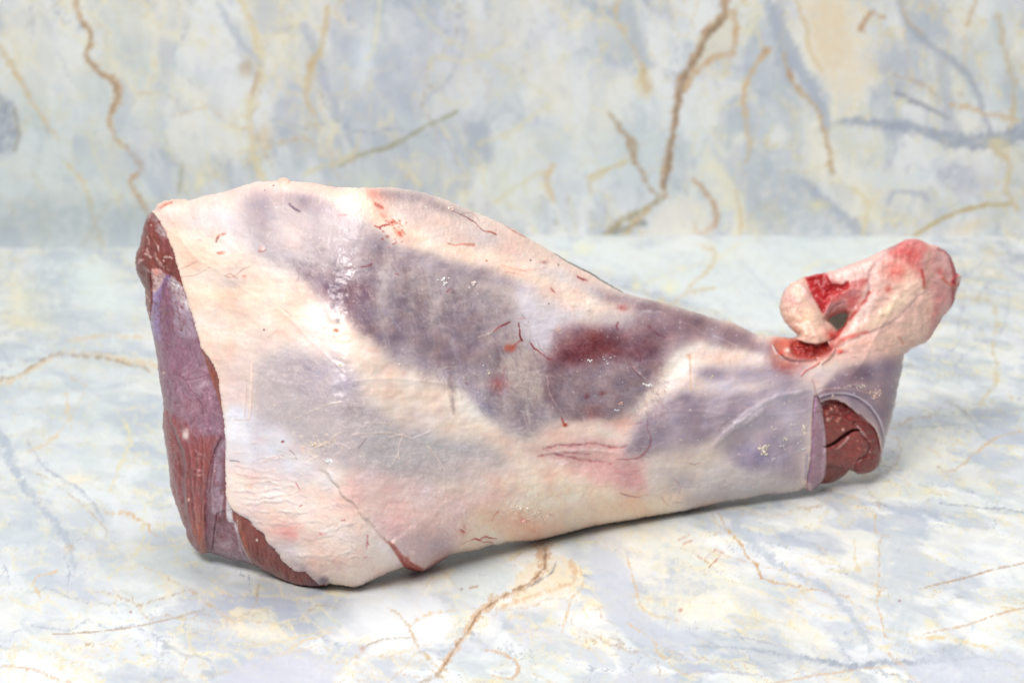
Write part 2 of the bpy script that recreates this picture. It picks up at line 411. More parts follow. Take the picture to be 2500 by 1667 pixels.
def patch(name, layer, poly, mat, parent, wf=None, rnd=0.0, rw=5.0, thick=None, back=0.62, clipS=True, origin=None, step=2, label=None, edgecol=None, bulge=None, rmask=None, jag=0):
    """one piece of the joint: a closed solid over `poly`, its front from the swelling field plus relief"""
    g = grid
    P = np.array(poly)
    i0 = max(0, int((P[:, 0].min()-g.x0)/LS)-3); i1 = min(g.nx, int((P[:, 0].max()-g.x0)/LS)+4)
    j0 = max(0, int((P[:, 1].min()-g.y0)/LS)-3); j1 = min(g.ny, int((P[:, 1].max()-g.y0)/LS)+4)
    b = (slice(j0, j1), slice(i0, i1))
    X = g.X[b].astype(float); Y = g.Y[b].astype(float)
    D = sdf(X+JX[b]*jag, Y+JY[b]*jag, poly).astype(float)
    if clipS: D = np.minimum(D, S[b])
    gy, gx = np.gradient(D, LS)
    ln = np.maximum(np.hypot(gx, gy), 0.3)
    vin = D > 0
    c = vin[:-1, :-1] | vin[1:, :-1] | vin[:-1, 1:] | vin[1:, 1:]
    PX = np.where(vin, X, X-D*gx/ln**2); PY = np.where(vin, Y, Y-D*gy/ln**2)
    Dv = np.where(vin, D, 0)
    wall = g.sample(WALL, PX, PY)
    rat = g.sample(RAT, PX, PY)
    Sx = np.where(vin, S[b], np.where(clipS, np.minimum(np.clip(S[b], 0, None), LS), S[b]))
    if clipS:   # on the true outline the thickness must vanish
        onout = (~vin) & (S[b] < D+1e-3+LS*0.01)
        wall = np.where(onout, 0, wall)
    w = wall.copy()
    rel = layer.sample(layer.H, PX, PY)*sstep(0, 14, np.where(vin, np.clip(S[b], 0, None), 0) if clipS else Dv+14)
    w = w+rel
    if wf is not None: w = w+wf(PX, PY, Dv)
    if rnd: w = w-rnd*(1 if rmask is None else rmask(PX, PY))*(1-np.sqrt(np.clip(1-(1-np.clip(Dv/rw, 0, 1))**2, 0, 1)))
    if bulge: w = w+bulge*np.sqrt(np.clip(Dv, 0, 40)/40)
    wb = w-thick if thick is not None else -wall*back
    if thick is not None: wb = np.maximum(wb, -wall*back)
    used = np.zeros(X.shape, bool)
    used[:-1, :-1] |= c; used[1:, :-1] |= c; used[:-1, 1:] |= c; used[1:, 1:] |= c
    idx = -np.ones(X.shape, int); n = used.sum(); idx[used] = np.arange(n)
    jj, ii = np.nonzero(c)
    Q = np.stack([idx[jj, ii], idx[jj+1, ii], idx[jj+1, ii+1], idx[jj, ii+1]], 1)
    Vf = place(PX[used], PY[used], w[used]); Vb = place(PX[used], PY[used], np.minimum(wb, w)[used])
    Vf[:, 2] = np.maximum(Vf[:, 2], 0.0012); Vb[:, 2] = np.maximum(Vb[:, 2], 0.0006)
    col = layer.sample(layer.C, PX[used], PY[used])
    # border edges
    E = np.concatenate([Q[:, [0, 1]], Q[:, [1, 2]], Q[:, [2, 3]], Q[:, [3, 0]]])
    key = np.minimum(E[:, 0], E[:, 1])*n+np.maximum(E[:, 0], E[:, 1])
    u_, first, cnt = np.unique(key, return_index=True, return_counts=True)
    BE = E[first[cnt == 1]]
    gap = np.linalg.norm(Vf-Vb, axis=1)
    BE = BE[(gap[BE[:, 0]] > 2e-4) | (gap[BE[:, 1]] > 2e-4)]
    bv, inv = np.unique(BE, return_inverse=True); inv = inv.reshape(BE.shape)
    # skirt with its own vertices (crisp rim), two rows
    mid = Vf[bv]*0.8+Vb[bv]*0.2
    base = 2*n; m = len(bv)
    V = np.concatenate([Vf, Vb, Vf[bv], mid, Vb[bv]])
    Qs = []
    for r in range(2):
        a = base+r*m
        Qs.append(np.stack([inv[:, 1]+a, inv[:, 0]+a, inv[:, 0]+a+m, inv[:, 1]+a+m], 1))
    Qb = Q[:, ::-1]+n
    QQ = np.concatenate([Q, Qb]+Qs)
    ec = col[bv] if edgecol is None else np.tile(np.array(edgecol, F)/255, (m, 1))
    cols = np.concatenate([col, col, ec, ec, ec])
    org = np.array(origin if origin is not None else [0, 0, 0])
    o = mesh_object(name, V-org, QQ, cols, mat, parent)
    if label: o['label'] = label
    return o
# ================================================================== painting: fat and membrane (skin)
K = Layer(LX0, LY0, LX1, LY1, LS, 101)
K.C[:] = np.array([251, 230, 215], F)/255
K.queue = []
LAV = (196, 186, 202); GRY = (196, 182, 188); GRD = (170, 153, 165); PUR = (146, 122, 138); CRE = (253, 235, 217)
PNK = (249, 217, 206); WHT = (250, 246, 246); PGR = (224, 213, 211)
# -- upper left (cream rump)
K.blob(tA(400, 480), 75, 30, 8, (226, 214, 210), .8, mot=.5)
K.blob(tA(760, 460), 55, 30, 10, (232, 224, 228), .85, mot=.3)
K.blob(tA(950, 560), 60, 30, 30, (226, 216, 222), .7, mot=.3)
K.poly(tA(250,560, 700,600, 1000,760, 1400,1050, 1600,1500, 1200,1200, 700,1300, 420,1150, 330,800), (253, 234, 212), .75, 30, 14)
K.stroke(tA(470,290, 800,240, 1080,150, 1500,150, 1960,190), [22, 40, 46, 44, 26], (253, 224, 212), .8, 20, 6)
K.blob(tA(700, 1000), 85, 22, 3, (230, 213, 207), .7, mot=.8)
K.blob(tA(860, 1050), 30, 16, 0, (214, 198, 196), .7, mot=.9)
K.blob(tA(350, 700), 22, 50, -10, (250, 214, 196), .6, mot=.8)
K.blob(tA(1000, 1330), 70, 20, -5, (232, 216, 204), .6, mot=.8)
K.blob(tA(1350, 1330), 50, 40, 20, (251, 216, 208), .5, mot=.5)
# grey band top middle
K.poly(tA(1010,250, 1120,235, 1230,270, 1250,420, 1290,560, 1500,640, 1960,420, 2300,560, 2500,900, 2400,1200, 1900,1260, 1600,1020, 1460,880, 1230,840, 1020,720, 960,560, 1060,470), (206, 195, 200), .85, 22, 12, mot=.35)
K.poly(tV(560,455, 640,445, 760,470, 850,530, 940,590, 1040,625, 1150,690, 1250,745, 1340,765, 1420,740, 1500,705, 1620,735, 1760,785, 1800,815, 1730,805, 1640,795, 1560,835, 1500,885, 1450,935, 1400,965, 1310,975, 1230,1000, 1180,1005, 1120,950, 1040,890, 950,830, 860,770, 790,715, 720,650, 650,600, 590,560, 555,500), (190, 175, 181), .85, 24, 12, mot=.25)
K.blob(tV(650, 560), 105, 75, 20, (218, 206, 206), .75, mot=.4); K.blob(tV(800, 610), 60, 50, 20, (204, 192, 195), .5, mot=.4)
K.blob(tA(1150, 370), 20, 52, -8, (170, 159, 172), .85, mot=.5)
K.blob(tA(1210, 620), 22, 35, 5, (184, 172, 182), .7, mot=.5)
K.poly(tA(1340,225, 1470,225, 1600,232, 1720,265, 1840,330, 1780,385, 1650,372, 1540,372, 1460,330), (174, 163, 174), .8, 7, 7, mot=.8)
K.stroke(tA(1400,310, 1440,350, 1490,375), 6, (150, 138, 150), .7, 4, 3, mot=.6)
K.stroke(tA(1200,250, 1240,300, 1260,345, 1400,355, 1560,420, 1700,480, 1960,560), [5, 5, 6, 8, 10, 12, 6], (240, 228, 216), .75, 7, 3, mot=.8, h=.0004)
K.blob(tA(1400, 590), 38, 34, 20, (236, 217, 208), .8, mot=.4)
K.blob(tA(1400, 710), 28, 10, -10, (242, 206, 196), .6, mot=.8)
K.stroke(tA(1060,735, 1200,770, 1400,840, 1600,950, 1800,1100), [16, 26, 30, 36, 40], (188, 180, 190), .7, 26, 8, mot=.4)
K.blob(tA(1130, 735), 6, 6, 0, (246, 200, 190), .9, warp=2, h=.0012)
K.stroke(tA(1095,760, 1140,762, 1170,745), 2.5, (190, 130, 125), .6, 2, 1)
# red traces
for p, w in ((tA(700,650, 725,610, 790,585), 6), (tA(510,655, 560,655, 605,648), 3.2), (tA(700,772, 740,775, 790,765), 8)):
    K.stroke(p, w, (224, 140, 118), .55, 3, 3, mot=1.2, taper=True)
K.stroke(tA(695,668, 706,640, 720,628), 4, (190, 100, 84), .6, 3, 2)
K.stroke(tA(785,990, 830,975, 870,995, 890,980, 960,925, 1020,905), 1.6, (190, 130, 118), .6, 2, 2)
K.stroke(tA(790,1000, 850,1003, 905,1010), 2.2, (190, 120, 112), .6, 2, 3, mot=1)
K.blob(tA(965, 1000), 5, 3, 0, (214, 130, 110), .7, warp=2)
K.stroke(tA(360,925, 440,890, 520,850), 2, (200, 150, 150), .5, 3, 2, mot=.8)
K.stroke(tA(360,1000, 500,985, 640,910), 2, (214, 165, 160), .45, 3, 2, mot=.8)
K.blob(tA(480, 860), 14, 7, -30, (222, 168, 150), .5, mot=1.5)
for c, r_ in (((1155, 1510), 2.2), ((1245, 130), 2), ((1160, 177), 1.6)):
    K.blob(tA(*c), r_, r_*.8, 0, (90, 40, 44), .9, warp=0, p=2)
# -- gristle on the ridge (left top)
K.stroke(tA(150,330, 200,295, 290,275, 390,270), [13, 14, 12, 12], (242, 178, 158), .8, 6, 3, mot=.4, h=.0015)
K.stroke(tA(165,345, 215,310, 270,290), 5, (222, 128, 106), .65, 4, 2, mot=.6)
K.stroke(tA(1285,72, 1340,62, 1395,76), 9, (240, 160, 140), .9, 5, 2, h=.0012)
# -- tile B : red trace, cream band, dark slate band
K.poly(tB(500,165, 700,160, 950,210, 1200,290, 1500,430, 1800,570, 1960,700, 1960,860, 1700,780, 1300,700, 1000,640, 800,560, 650,450, 560,330), (237, 216, 207), .9, 14, 8, mot=.3)
K.stroke(tB(520,200, 640,215, 800,225, 960,270, 1100,340, 1260,385, 1350,420), [20, 26, 30, 26, 22, 22, 16], (186, 172, 175), .85, 16, 7, mot=.4)
K.blob(tB(600, 245), 20, 12, 10, (168, 136, 140), .6, mot=.6)
K.stroke(tB(640,300, 800,330, 950,370), 26, (212, 196, 194), .5, 20, 5, mot=.5)
K.blob(tB(880, 430), 40, 18, 20, (222, 200, 196), .7, mot=.5)
K.blob(tB(1240, 440), 50, 16, 25, (224, 208, 200), .6, mot=.5)
K.blob(tB(1500, 620), 50, 16, 15, (212, 204, 208), .6, mot=.5)
K.blob(tB(1250, 625), 30, 12, 5, (226, 190, 180), .7, mot=.5)
K.blob(tB(1780, 660), 26, 30, 20, (240, 208, 196), .6, mot=.3)
K.blob(tB(350, 300), 30, 40, -30, (254, 236, 222), .9, mot=.2)
K.stroke(tB(250,200, 380,320, 480,430, 640,560, 820,620, 1000,700, 1250,770, 1500,830, 1750,930, 1850,1000), [30, 36, 36, 30, 30, 34, 38, 36, 34, 26], (254, 231, 213), .95, 18, 7)
K.stroke(tB(420,180, 480,240, 500,320, 545,400, 590,460, 630,530, 690,590, 760,650, 830,700), [24, 24, 24, 18, 16, 16, 14, 12, 8], (240, 178, 160), .5, 14, 9, mot=1.0)
for c, r_, a_ in (((470, 325), 13, .7), ((520, 335), 6, .9), ((540, 420), 7, .6), ((600, 490), 9, .7), ((640, 480), 5, .8), ((660, 580), 10, .6), ((690, 600), 6, .6), ((430, 215), 16, .5), ((720, 580), 6, .5)):
    K.blob(tB(*c), r_, r_*.55, 40, (214, 112, 94), a_*.8, warp=5, mot=1.2)
K.stroke(tB(450,515, 490,528, 540,512, 590,505), 4, (196, 84, 70), .8, 3, 2, mot=.5)
K.stroke(tB(500,530, 505,545), 4, (190, 84, 70), .7, 3, 1)
K.stroke(tB(620,690, 650,680, 655,665), 3, (205, 104, 88), .7, 2, 2)
K.blob(tB(570, 618), 5, 3, 0, (196, 96, 80), .7, warp=2)
K.stroke(tB(1140,680, 1210,700, 1290,697, 1400,695), [3, 3, 4, 7], (232, 146, 124), .7, 5, 3, mot=.8)
K.specks(26, (0, 0, 0, 0), 1.5, 3.5, (206, 90, 70), .7, 5, gauss=(tB(640, 520)[0][0], tB(640, 520)[0][1], 16, 20))
# slate band and the dark muscle beneath
K.stroke(tB(430,740, 620,770, 800,800, 960,850, 1120,910, 1330,960, 1560,1000, 1800,1080), [14, 20, 30, 38, 42, 34, 28, 22], (178, 167, 180), .85, 22, 7, mot=.35)
K.poly(tB(-200,420, 300,520, 600,700, 900,850, 1300,980, 1700,1060, 1850,1250, 1800,1568, 1600,1900, 900,1900, 500,1560, 300,1350, -100,1000), (204, 191, 194), .62, 30, 12, mot=.35)
K.blob(tB(150, 400), 24, 10, 0, (214, 190, 190), .6, mot=.6)
K.stroke(tB(95,415, 185,412), 3, (190, 120, 124), .6, 3, 2)
K.poly(tB(-260,900, -80,960, 100,960, 400,990, 450,1120, 430,1230, 520,1360, 560,1500, 640,1700, 500,1700, 330,1560, 180,1380, 60,1240, -150,1150), (160, 141, 154), .8, 20, 10, mot=.35)
K.poly(tB(-60,1090, 100,1110, 240,1060, 360,1080, 440,1160, 400,1260, 300,1230, 200,1310, 90,1260, -20,1190), (130, 96, 112), .85, 10, 8, mot=.5)
K.stroke(tB(380,1300, 450,1450, 560,1640), [40, 44, 50], (156, 138, 154), .7, 26, 8, mot=.3)
K.stroke(tB(480,780, 490,1000, 480,1250, 520,1500), [16, 26, 30, 24], (216, 203, 198), .55, 18, 9, mot=.6)
K.blob(tB(560, 1000), 20, 24, 0, (212, 206, 216), .7, mot=.4)
K.blob(tB(900, 1140), 50, 34, -20, (208, 197, 192), .7, mot=.5)
K.blob(tB(1450, 1250), 80, 45, 10, (206, 197, 196), .7, mot=.5)
K.blob(tB(700, 1380), 26, 40, 0, (178, 164, 174), .7, mot=.5)
K.blob(tB(1250, 1430), 60, 28, -10, (176, 160, 174), .75, mot=.5)
for p in (tB(120,1060, 240,1000, 330,960), tB(160,1110, 260,1050, 400,1000), tB(80,1110, 130,1230, 180,1320), tB(230,1150, 330,1260), tB(350,1060, 380,1180), tB(700,1110, 820,1045), tB(180,1080, 200,1200), tB(290,1080, 300,1210)):
    K.stroke(p, 2.2, (196, 182, 186), .5, 2.5, 2, mot=.6, taper=True)
for p, w in ((tB(300,914, 350,908, 385,900, 422,884), [1.5, 2.5, 4, 4.5]), (tB(1588,1525, 1640,1485, 1700,1452, 1745,1438), [2, 3.5, 4, 3]), (tB(1140,1150, 1175,1110), 2.5), (tB(650,975, 680,985), 2)):
    K.stroke(p, w, (160, 58, 62), .8, 2, 1.2)
K.stroke(tB(1190,370, 1280,410, 1370,462, 1410,485, 1450,530, 1500,568, 1545,572, 1600,595), [1.5, 1.5, 2, 4, 2.2, 3, 3, 3], (142, 76, 74), .75, 2, 1.5)
K.stroke(tB(1530,570, 1580,580, 1610,598), 4.5, (200, 96, 84), .6, 3, 1)
K.stroke(tB(1290,400, 1380,395, 1460,470), 1.6, (160, 120, 118), .5, 2, 2)
K.stroke(tB(1600,450, 1720,525, 1800,580, 1930,640), [2, 3, 4, 3], (206, 110, 96), .6, 3, 2, mot=1)
K.blob(tB(1520, 848), 2.5, 2, 0, (190, 80, 60), .8, warp=0)
for p in (tB(1700,960, 1780,970, 1870,992), tB(1740,930, 1820,935, 1900,950), tB(1660,890, 1760,920)):
    K.stroke(p, 1.6, (232, 140, 120), .5, 2, 2)
K.blob(tB(1770, 930), 40, 18, 12, (252, 210, 190), .5, mot=1)
# -- tile C : shank top
K.poly(tC(760,600, 900,620, 1100,680, 1500,780, 1960,915, 2300,1000, 2200,1120, 1960,1010, 1820,1060, 1560,1150, 1330,1260, 1380,1420, 1000,1568, 300,1568, 350,1300, 380,1040, 560,960, 900,970, 1100,890, 1200,830, 1050,760, 850,720), (170, 148, 156), .9, 12, 8, mot=.25)
K.stroke(tC(750,620, 900,640, 1050,690, 1180,700), [16, 16, 12, 8], (190, 176, 182), .6, 12, 5)
K.stroke(tC(1100,690, 1300,745, 1500,800, 1750,880, 1950,960), [8, 14, 18, 20, 20], (142, 116, 122), .55, 12, 5, mot=.4)
K.poly(tC(-60,880, 130,820, 400,760, 700,780, 760,850, 600,920, 420,990, 380,1240, 200,1140, 60,1120), (222, 216, 224), .8, 16, 8, mot=.3)
K.poly(tC(130,500, 360,520, 560,640, 800,740, 1000,800, 760,850, 450,800, 260,700), (252, 232, 216), .85, 16, 8, mot=.3)
K.stroke(tC(260,420, 480,480, 700,580, 850,680), [20, 30, 30, 20], (214, 206, 210), .6, 18, 7, mot=.5)
K.stroke(tC(120,170, 400,300, 700,480, 950,620), [30, 26, 20, 10], (235, 207, 194), .75, 14, 5, mot=.3)
K.poly(tC(720,900, 850,840, 1050,830, 1180,860, 1120,920, 960,960, 840,1000, 740,960), (214, 202, 200), .85, 8, 6, mot=.9)
K.stroke(tC(1180,870, 1260,820, 1350,830, 1420,830), 7, (200, 188, 194), .7, 7, 5, mot=.9)
K.poly(tC(400,1010, 560,990, 700,1050, 900,1000, 1000,1060, 1080,1160, 1240,1110, 1380,1180, 1300,1260, 1100,1280, 800,1300, 560,1310, 400,1280, 380,1150), (146, 104, 114), .75, 26, 14, mot=.4)
K.blob(tC(720, 1110), 36, 22, -5, (128, 52, 58), .8, warp=12, mot=.3)
K.blob(tC(840, 1140), 42, 18, 0, (140, 62, 66), .65, warp=12, mot=.4)
K.blob(tC(620, 1220), 56, 15, -12, (138, 62, 70), .7, warp=12, mot=.6)
K.blob(tC(1500, 1010), 26, 18, 10, (146, 106, 116), .7, mot=.4)
K.blob(tC(1280, 1150), 36, 22, 30, (150, 108, 120), .7, mot=.5)
K.blob(tC(1060, 790), 12, 8, 0, (180, 84, 86), .6, warp=5, mot=.5)
K.poly(tC(620,1340, 900,1300, 1150,1330, 1200,1400, 1250,1568, 400,1568, 440,1440), (176, 160, 168), .8, 20, 12, mot=.5)
K.stroke(tC(640,1310, 480,1380, 380,1450, 350,1568), [14, 14, 12, 14], (142, 88, 98), .6, 12, 6, mot=.9)
K.stroke(tC(340,400, 60,440), 3, (240, 170, 150), .3)
for p, w in ((tC(630,490, 670,510, 720,530), [4, 6, 2]), (tC(375,600, 395,625, 415,640), [3, 4.5, 2])):
    K.stroke(p, w, (170, 70, 66), .75, 3, 2, mot=.4)
    K.stroke(p, 14, (232, 150, 136), .3, 8, 3)
K.blob(tC(310, 350), 9, 4, 0, (212, 158, 152), .8, warp=2)
K.blob(tC(600, 770), 6, 6, 0, (232, 200, 184), .7)
K.blob(tC(600, 630), 7, 4, 0, (232, 200, 184), .7)
K.stroke(tC(66,935, 72,1000, 78,1060, 96,1100), [2, 3, 3.5, 4], (134, 34, 48), .9, 1.8, 1)
K.stroke(tC(96,1100, 60,1115, 20,1160, 0,1190), [3, 3, 3, 4], (205, 100, 90), .7, 3, 2, mot=.6)
K.stroke(tC(180,1130, 215,1180, 240,1195, 300,1245, 345,1280, 390,1275), [3, 3.5, 2, 1.6, 1.6, 2], (160, 56, 66), .75, 2, 1.5)
K.stroke(tC(1010,935, 1000,960, 1010,990), 3.5, (160, 70, 80), .75, 2, 1)
K.stroke(tC(1290,960, 1350,1010, 1420,1060, 1480,1090), 2.2, (136, 76, 92), .6, 2, 3, mot=.6)
K.stroke(tC(1205,1210, 1225,1260, 1230,1300), 3, (130, 60, 80), .7, 2, 1.5)
K.stroke(tC(1165,1350, 1200,1410, 1240,1440), 3, (150, 84, 96), .7, 2, 1.5)
K.stroke(tC(1175,1345, 1212,1402, 1250,1432), 1.8, (224, 200, 205), .8, 1.5, 1.5, h=.0005)
K.stroke(tC(1600,910, 1720,960, 1800,1020, 1860,1035), 1.8, (210, 190, 194), .5, 2, 2)
for c in ((443, 378), (178, 335), (352, 750)): K.blob(tC(*c), 1.8, 1.8, 0, (50, 34, 40), .9, warp=0, p=2)
# -- tile D : big lavender-grey muscle window
K.poly(tD(480,560, 620,420, 850,380, 1000,440, 1300,460, 1440,620, 1500,850, 1700,1000, 1960,1120, 2200,1250, 2700,1300, 2900,1500, 2500,1650, 1900,1640, 1500,1600, 1100,1500, 820,1280, 560,1120, 450,1000), (202, 192, 197), .9, 22, 12, mot=.25)
K.blob(tD(1150, 680), 80, 46, 20, (188, 179, 195), .75, mot=.3)
K.blob(tD(1400, 740), 24, 24, 0, (184, 177, 204), .6, mot=.3)
K.blob(tD(1020, 840), 24, 10, 20, (190, 182, 208), .6, mot=.4)
K.blob(tD(1180, 720), 16, 10, 0, (186, 170, 168), .5, mot=.4)
K.blob(tD(1380, 970), 18, 16, 0, (180, 162, 164), .6, mot=.4)
K.blob(tD(800, 930), 60, 50, 0, (198, 190, 192), .5, mot=.4)
K.blob(tD(1100, 1120), 80, 26, -10, (206, 197, 198), .6, mot=.4)
K.blob(tD(1150, 380), 40, 16, 15, (226, 222, 230), .7, mot=.4)
K.blob(tD(560, 330), 50, 30, -20, (234, 220, 216), .7, mot=.6)
K.poly(tD(330,420, 480,440, 460,620, 445,900, 200,960, 150,700, 140,500), (240, 220, 213), .8, 14, 5, mot=.5)
K.blob(tD(250, 680), 26, 14, 0, (238, 202, 194), .6, mot=.8)
K.blob(tD(300, 860), 30, 14, 0, (234, 204, 198), .5, mot=.8)
K.stroke(tD(640,560, 600,700, 580,900), [18, 16, 14], (218, 208, 208), .5, 12, 4)
# glossy white tendon-sheath left lower
K.poly(tD(200,960, 420,980, 480,1090, 720,1150, 790,1280, 760,1450, 1000,1568, 700,1700, 230,1750, 205,1300), (246, 244, 250), .9, 14, 8, mot=.2)
K.blob(tD(560, 1130), 50, 22, 15, (206, 199, 212), .75, mot=.4)
K.blob(tD(600, 1330), 55, 26, 10, (222, 219, 232), .8, mot=.3)
K.blob(tD(330, 1250), 26, 50, 0, (246, 244, 247), .8)
K.blob(tD(640, 1470), 40, 14, -20, (214, 206, 212), .7, mot=.5)
# raised fold, a strip pressed into the fat
K.stroke(tD(440,540, 438,700, 428,880, 415,1080), [5, 8, 7, 5], (246, 226, 212), .7, 4, 2.5, h=.0006)
K.stroke(tD(458,540, 458,700, 447,880, 432,1080), 2.2, (214, 184, 174), .5, 2.5, 2.5, h=-.0003)
K.stroke(tD(400,700, 392,880, 380,1060), 3, (222, 192, 184), .5, 3, 1.5, h=-.0004)
K.stroke(tD(280,1080, 340,1082, 420,1078), 3, (206, 190, 188), .5, 2, 2, h=-.0003)

# cream band between the two muscles
K.poly(tD(540,0, 1050,-60, 1250,130, 1500,300, 1700,430, 1960,560, 2400,800, 2800,1050, 2600,1230, 2200,1200, 1960,1060, 1640,900, 1450,620, 1300,450, 1040,400, 960,230, 700,100), (253, 232, 215), .92, 22, 12)
K.blob(tD(1100, 60), 30, 34, 30, (251, 244, 246), .8, mot=.2)
K.blob(tD(1050, 290), 44, 20, 10, (250, 240, 236), .8, mot=.2)
K.blob(tD(1255, 220), 6, 4, 0, (228, 140, 110), .8, warp=3, mot=.4)
K.blob(tD(1140, 208), 3, 3, 0, (238, 180, 160), .6)
K.stroke(tD(1230,230, 1235,290), 3, (248, 200, 184), .5)
K.stroke(tD(730,0, 790,50, 830,90), 4, (246, 200, 192), .5, 3, 3, mot=.6)
K.stroke(tD(1060,150, 1160,155), 2, (244, 196, 184), .5)
K.blob(tD(1600, 410), 12, 4, 10, (246, 196, 180), .6, mot=.8)
K.blob(tD(1390, 445), 14, 6, 10, (248, 205, 196), .6, mot=.8)
K.blob(tD(1895, 650), 9, 5, -50, (246, 196, 188), .7)
K.blob(tD(745, 1283), 4.2, 2.8, -20, (150, 36, 36), .95, warp=1.5, p=2)
K.blob(tD(567, 217), 2, 2, 0, (86, 34, 44), .9, warp=0, p=2)
K.stroke(tD(240,1465, 290,1468, 330,1478), 2, (110, 100, 110), .7, 2, 1)
K.stroke(tD(600,290, 640,260, 700,220), 3, (226, 200, 184), .6, 4, 3)
for p, w in ((tD(1090,1325, 1180,1290, 1240,1230, 1340,1180), [3, 2.4, 2, 2.4]), (tD(1560,1105, 1660,1108, 1760,1112), 2.2), (tD(1400,1215, 1600,1205, 1800,1205, 1960,1240), 2), (tD(860,1060, 1000,1000, 1150,940, 1300,900), 2)):
    K.stroke(p, w, (232, 216, 200), .75, 2, 3, mot=.5, h=.0005)
K.stroke(tD(1100,1335, 1200,1300, 1260,1245), 2, (160, 142, 136), .6, 2, 2)
K.stroke(tD(1475,1350, 1510,1300, 1545,1255), 1.8, (160, 130, 136), .6, 1.5, 1)
K.stroke(tD(810,1370, 850,1400, 880,1450), 2, (160, 140, 150), .6, 2, 2)
K.specks(60, (0,0,0,0), 1.6, 4.5, (246, 228, 204), .75, 31, gauss=(tD(1080, 1330)[0][0], tD(1080, 1330)[0][1], 30, 14), h=.0003)
K.blob(tD(1190, 1470), 9, 5, 10, (250, 248, 248), .9, warp=3, h=.0006)
# -- tile E : middle
K.blob(tE(150, 150), 60, 70, 0, (178, 162, 174), .7, mot=.4)
K.blob(tE(540, 420), 52, 26, 0, (152, 132, 148), .75, mot=.5)
K.blob(tE(460, 180), 46, 24, 0, (168, 152, 164), .6, mot=.5)
K.blob(tE(720, 160), 50, 18, -10, (170, 156, 166), .6, mot=.5)
K.blob(tE(820, 380), 30, 22, -30, (158, 126, 136), .65, mot=.6)
K.stroke(tE(330,-50, 345,200, 370,400, 385,520), [16, 16, 14, 10], (206, 190, 184), .6, 10, 4, mot=.5)
K.poly(tE(0,370, 120,360, 350,480, 520,600, 760,640, 960,660, 1000,760, 800,790, 640,760, 400,640, 180,560, 0,500), (190, 184, 204), .75, 18, 10, mot=.3)
K.stroke(tE(780,830, 860,900, 960,980, 1060,1060, 1130,1120), [26, 34, 36, 28, 16], (172, 168, 196), .85, 14, 8, mot=.25)
K.poly(tE(1010,820, 1250,860, 1500,860, 1700,1040, 1600,1120, 1440,1150, 1300,1260, 1050,1180, 960,1080), (196, 186, 192), .75, 16, 8, mot=.4)
K.blob(tE(1230, 540), 62, 74, 0, (214, 199, 190), .85, warp=14, mot=.3)
K.blob(tE(1360, 520), 26, 20, 0, (190, 178, 178), .6, mot=.4)
K.blob(tE(1140, 250), 46, 30, -20, (218, 205, 200), .7, mot=.4)
K.blob(tE(1330, 700), 44, 40, 0, (206, 190, 184), .6, mot=.6)
K.blob(tE(1450, 260), 40, 40, 0, (220, 214, 224), .6, mot=.3)
K.stroke(tE(640,800, 760,930, 860,1040, 1000,1180, 1100,1290), [30, 34, 24, 20, 14], (252, 243, 234), .85, 18, 8, mot=.3)
K.blob(tE(300, 800), 90, 50, 30, (254, 235, 218), .8)
K.blob(tE(200, 1100), 50, 30, 10, (238, 216, 205), .6, mot=.7)
K.poly(tE(-100,1130, 130,1180, 400,1180, 600,1250, 900,1280, 960,1400, 700,1500, 300,1480, -100,1568, -300,1400), (206, 201, 204), .75, 20, 10, mot=.4)
K.blob(tE(750, 1380), 42, 22, 10, (196, 199, 207), .75, mot=.4)
K.blob(tE(350, 1330), 60, 22, 0, (200, 200, 204), .6, mot=.4)
for c, r_ in (((250, 430), 16), ((1055, 740), 17)):
    pass
K.blob(tE(1050, 745), 15, 14, 20, (186, 104, 108), .85, warp=6, mot=.5)
K.blob(tE(1110, 745), 8, 16, 0, (196, 126, 124), .6, warp=6, mot=.8)
K.blob(tE(1165, 385), 13, 7, -10, (216, 124, 104), .8, warp=4, mot=.5)
K.blob(tE(1055, 490), 6, 6, 0, (184, 150, 138), .8, warp=3)
K.stroke(tE(1125,570, 1100,630, 1100,690), 2, (190, 120, 120), .6, 2, 2)
K.stroke(tE(1230,115, 1300,100), 2.4, (212, 130, 126), .6, 2, 2)
K.stroke(tE(1270,318, 1220,350, 1180,375), 3, (190, 80, 80), .6, 3, 2)
K.stroke(tE(735,715, 755,740), 2.4, (160, 90, 90), .8, 2, 1)
for p in (tE(130,1210, 215,1255, 300,1235, 400,1180), tE(370,1330, 470,1450, 540,1568), tE(0,1240, 130,1215, 90,1330, 100,1450), tE(110,1380, 30,1500), tE(860,285, 960,250, 1060,190)):
    K.stroke(p, 2.4, (242, 226, 216), .7, 2.5, 3, mot=.7, h=.0005)
# shank muscle with netted surface
K.poly(tE(1560,520, 1700,560, 1960,540, 2300,560, 2560,640, 2500,780, 2300,960, 2100,1060, 1900,1070, 1700,1060, 1600,950, 1540,860, 1510,700), (168, 150, 159), .85, 12, 9, mot=.35)
K.stroke(tE(1690,560, 1560,620, 1520,700, 1530,800, 1580,900, 1640,980), [10, 12, 12, 12, 12, 8], (150, 112, 122), .65, 9, 5, mot=.9)
K.stroke(tE(1515,660, 1525,780, 1560,870, 1600,935, 1650,1000, 1685,1060), 2, (216, 200, 204), .75, 1.5, 1.5, h=.0006)
K.blob(tF(360, 600), 13, 15, 0, (150, 40, 50), .9, warp=6, mot=.5)
K.blob(tF(440, 590), 12, 12, 0, (176, 132, 126), .6, warp=6, mot=.9)
K.blob(tF(465, 425), 9, 5, 0, (150, 66, 76), .8, warp=5, mot=.7)
K.blob(tF(325, 450), 5, 6, 0, (150, 70, 80), .7, warp=4, mot=.7)
K.stroke(tF(85,660, 95,700, 115,735), [2, 3, 8], (190, 80, 66), .8, 3, 2, mot=.4)
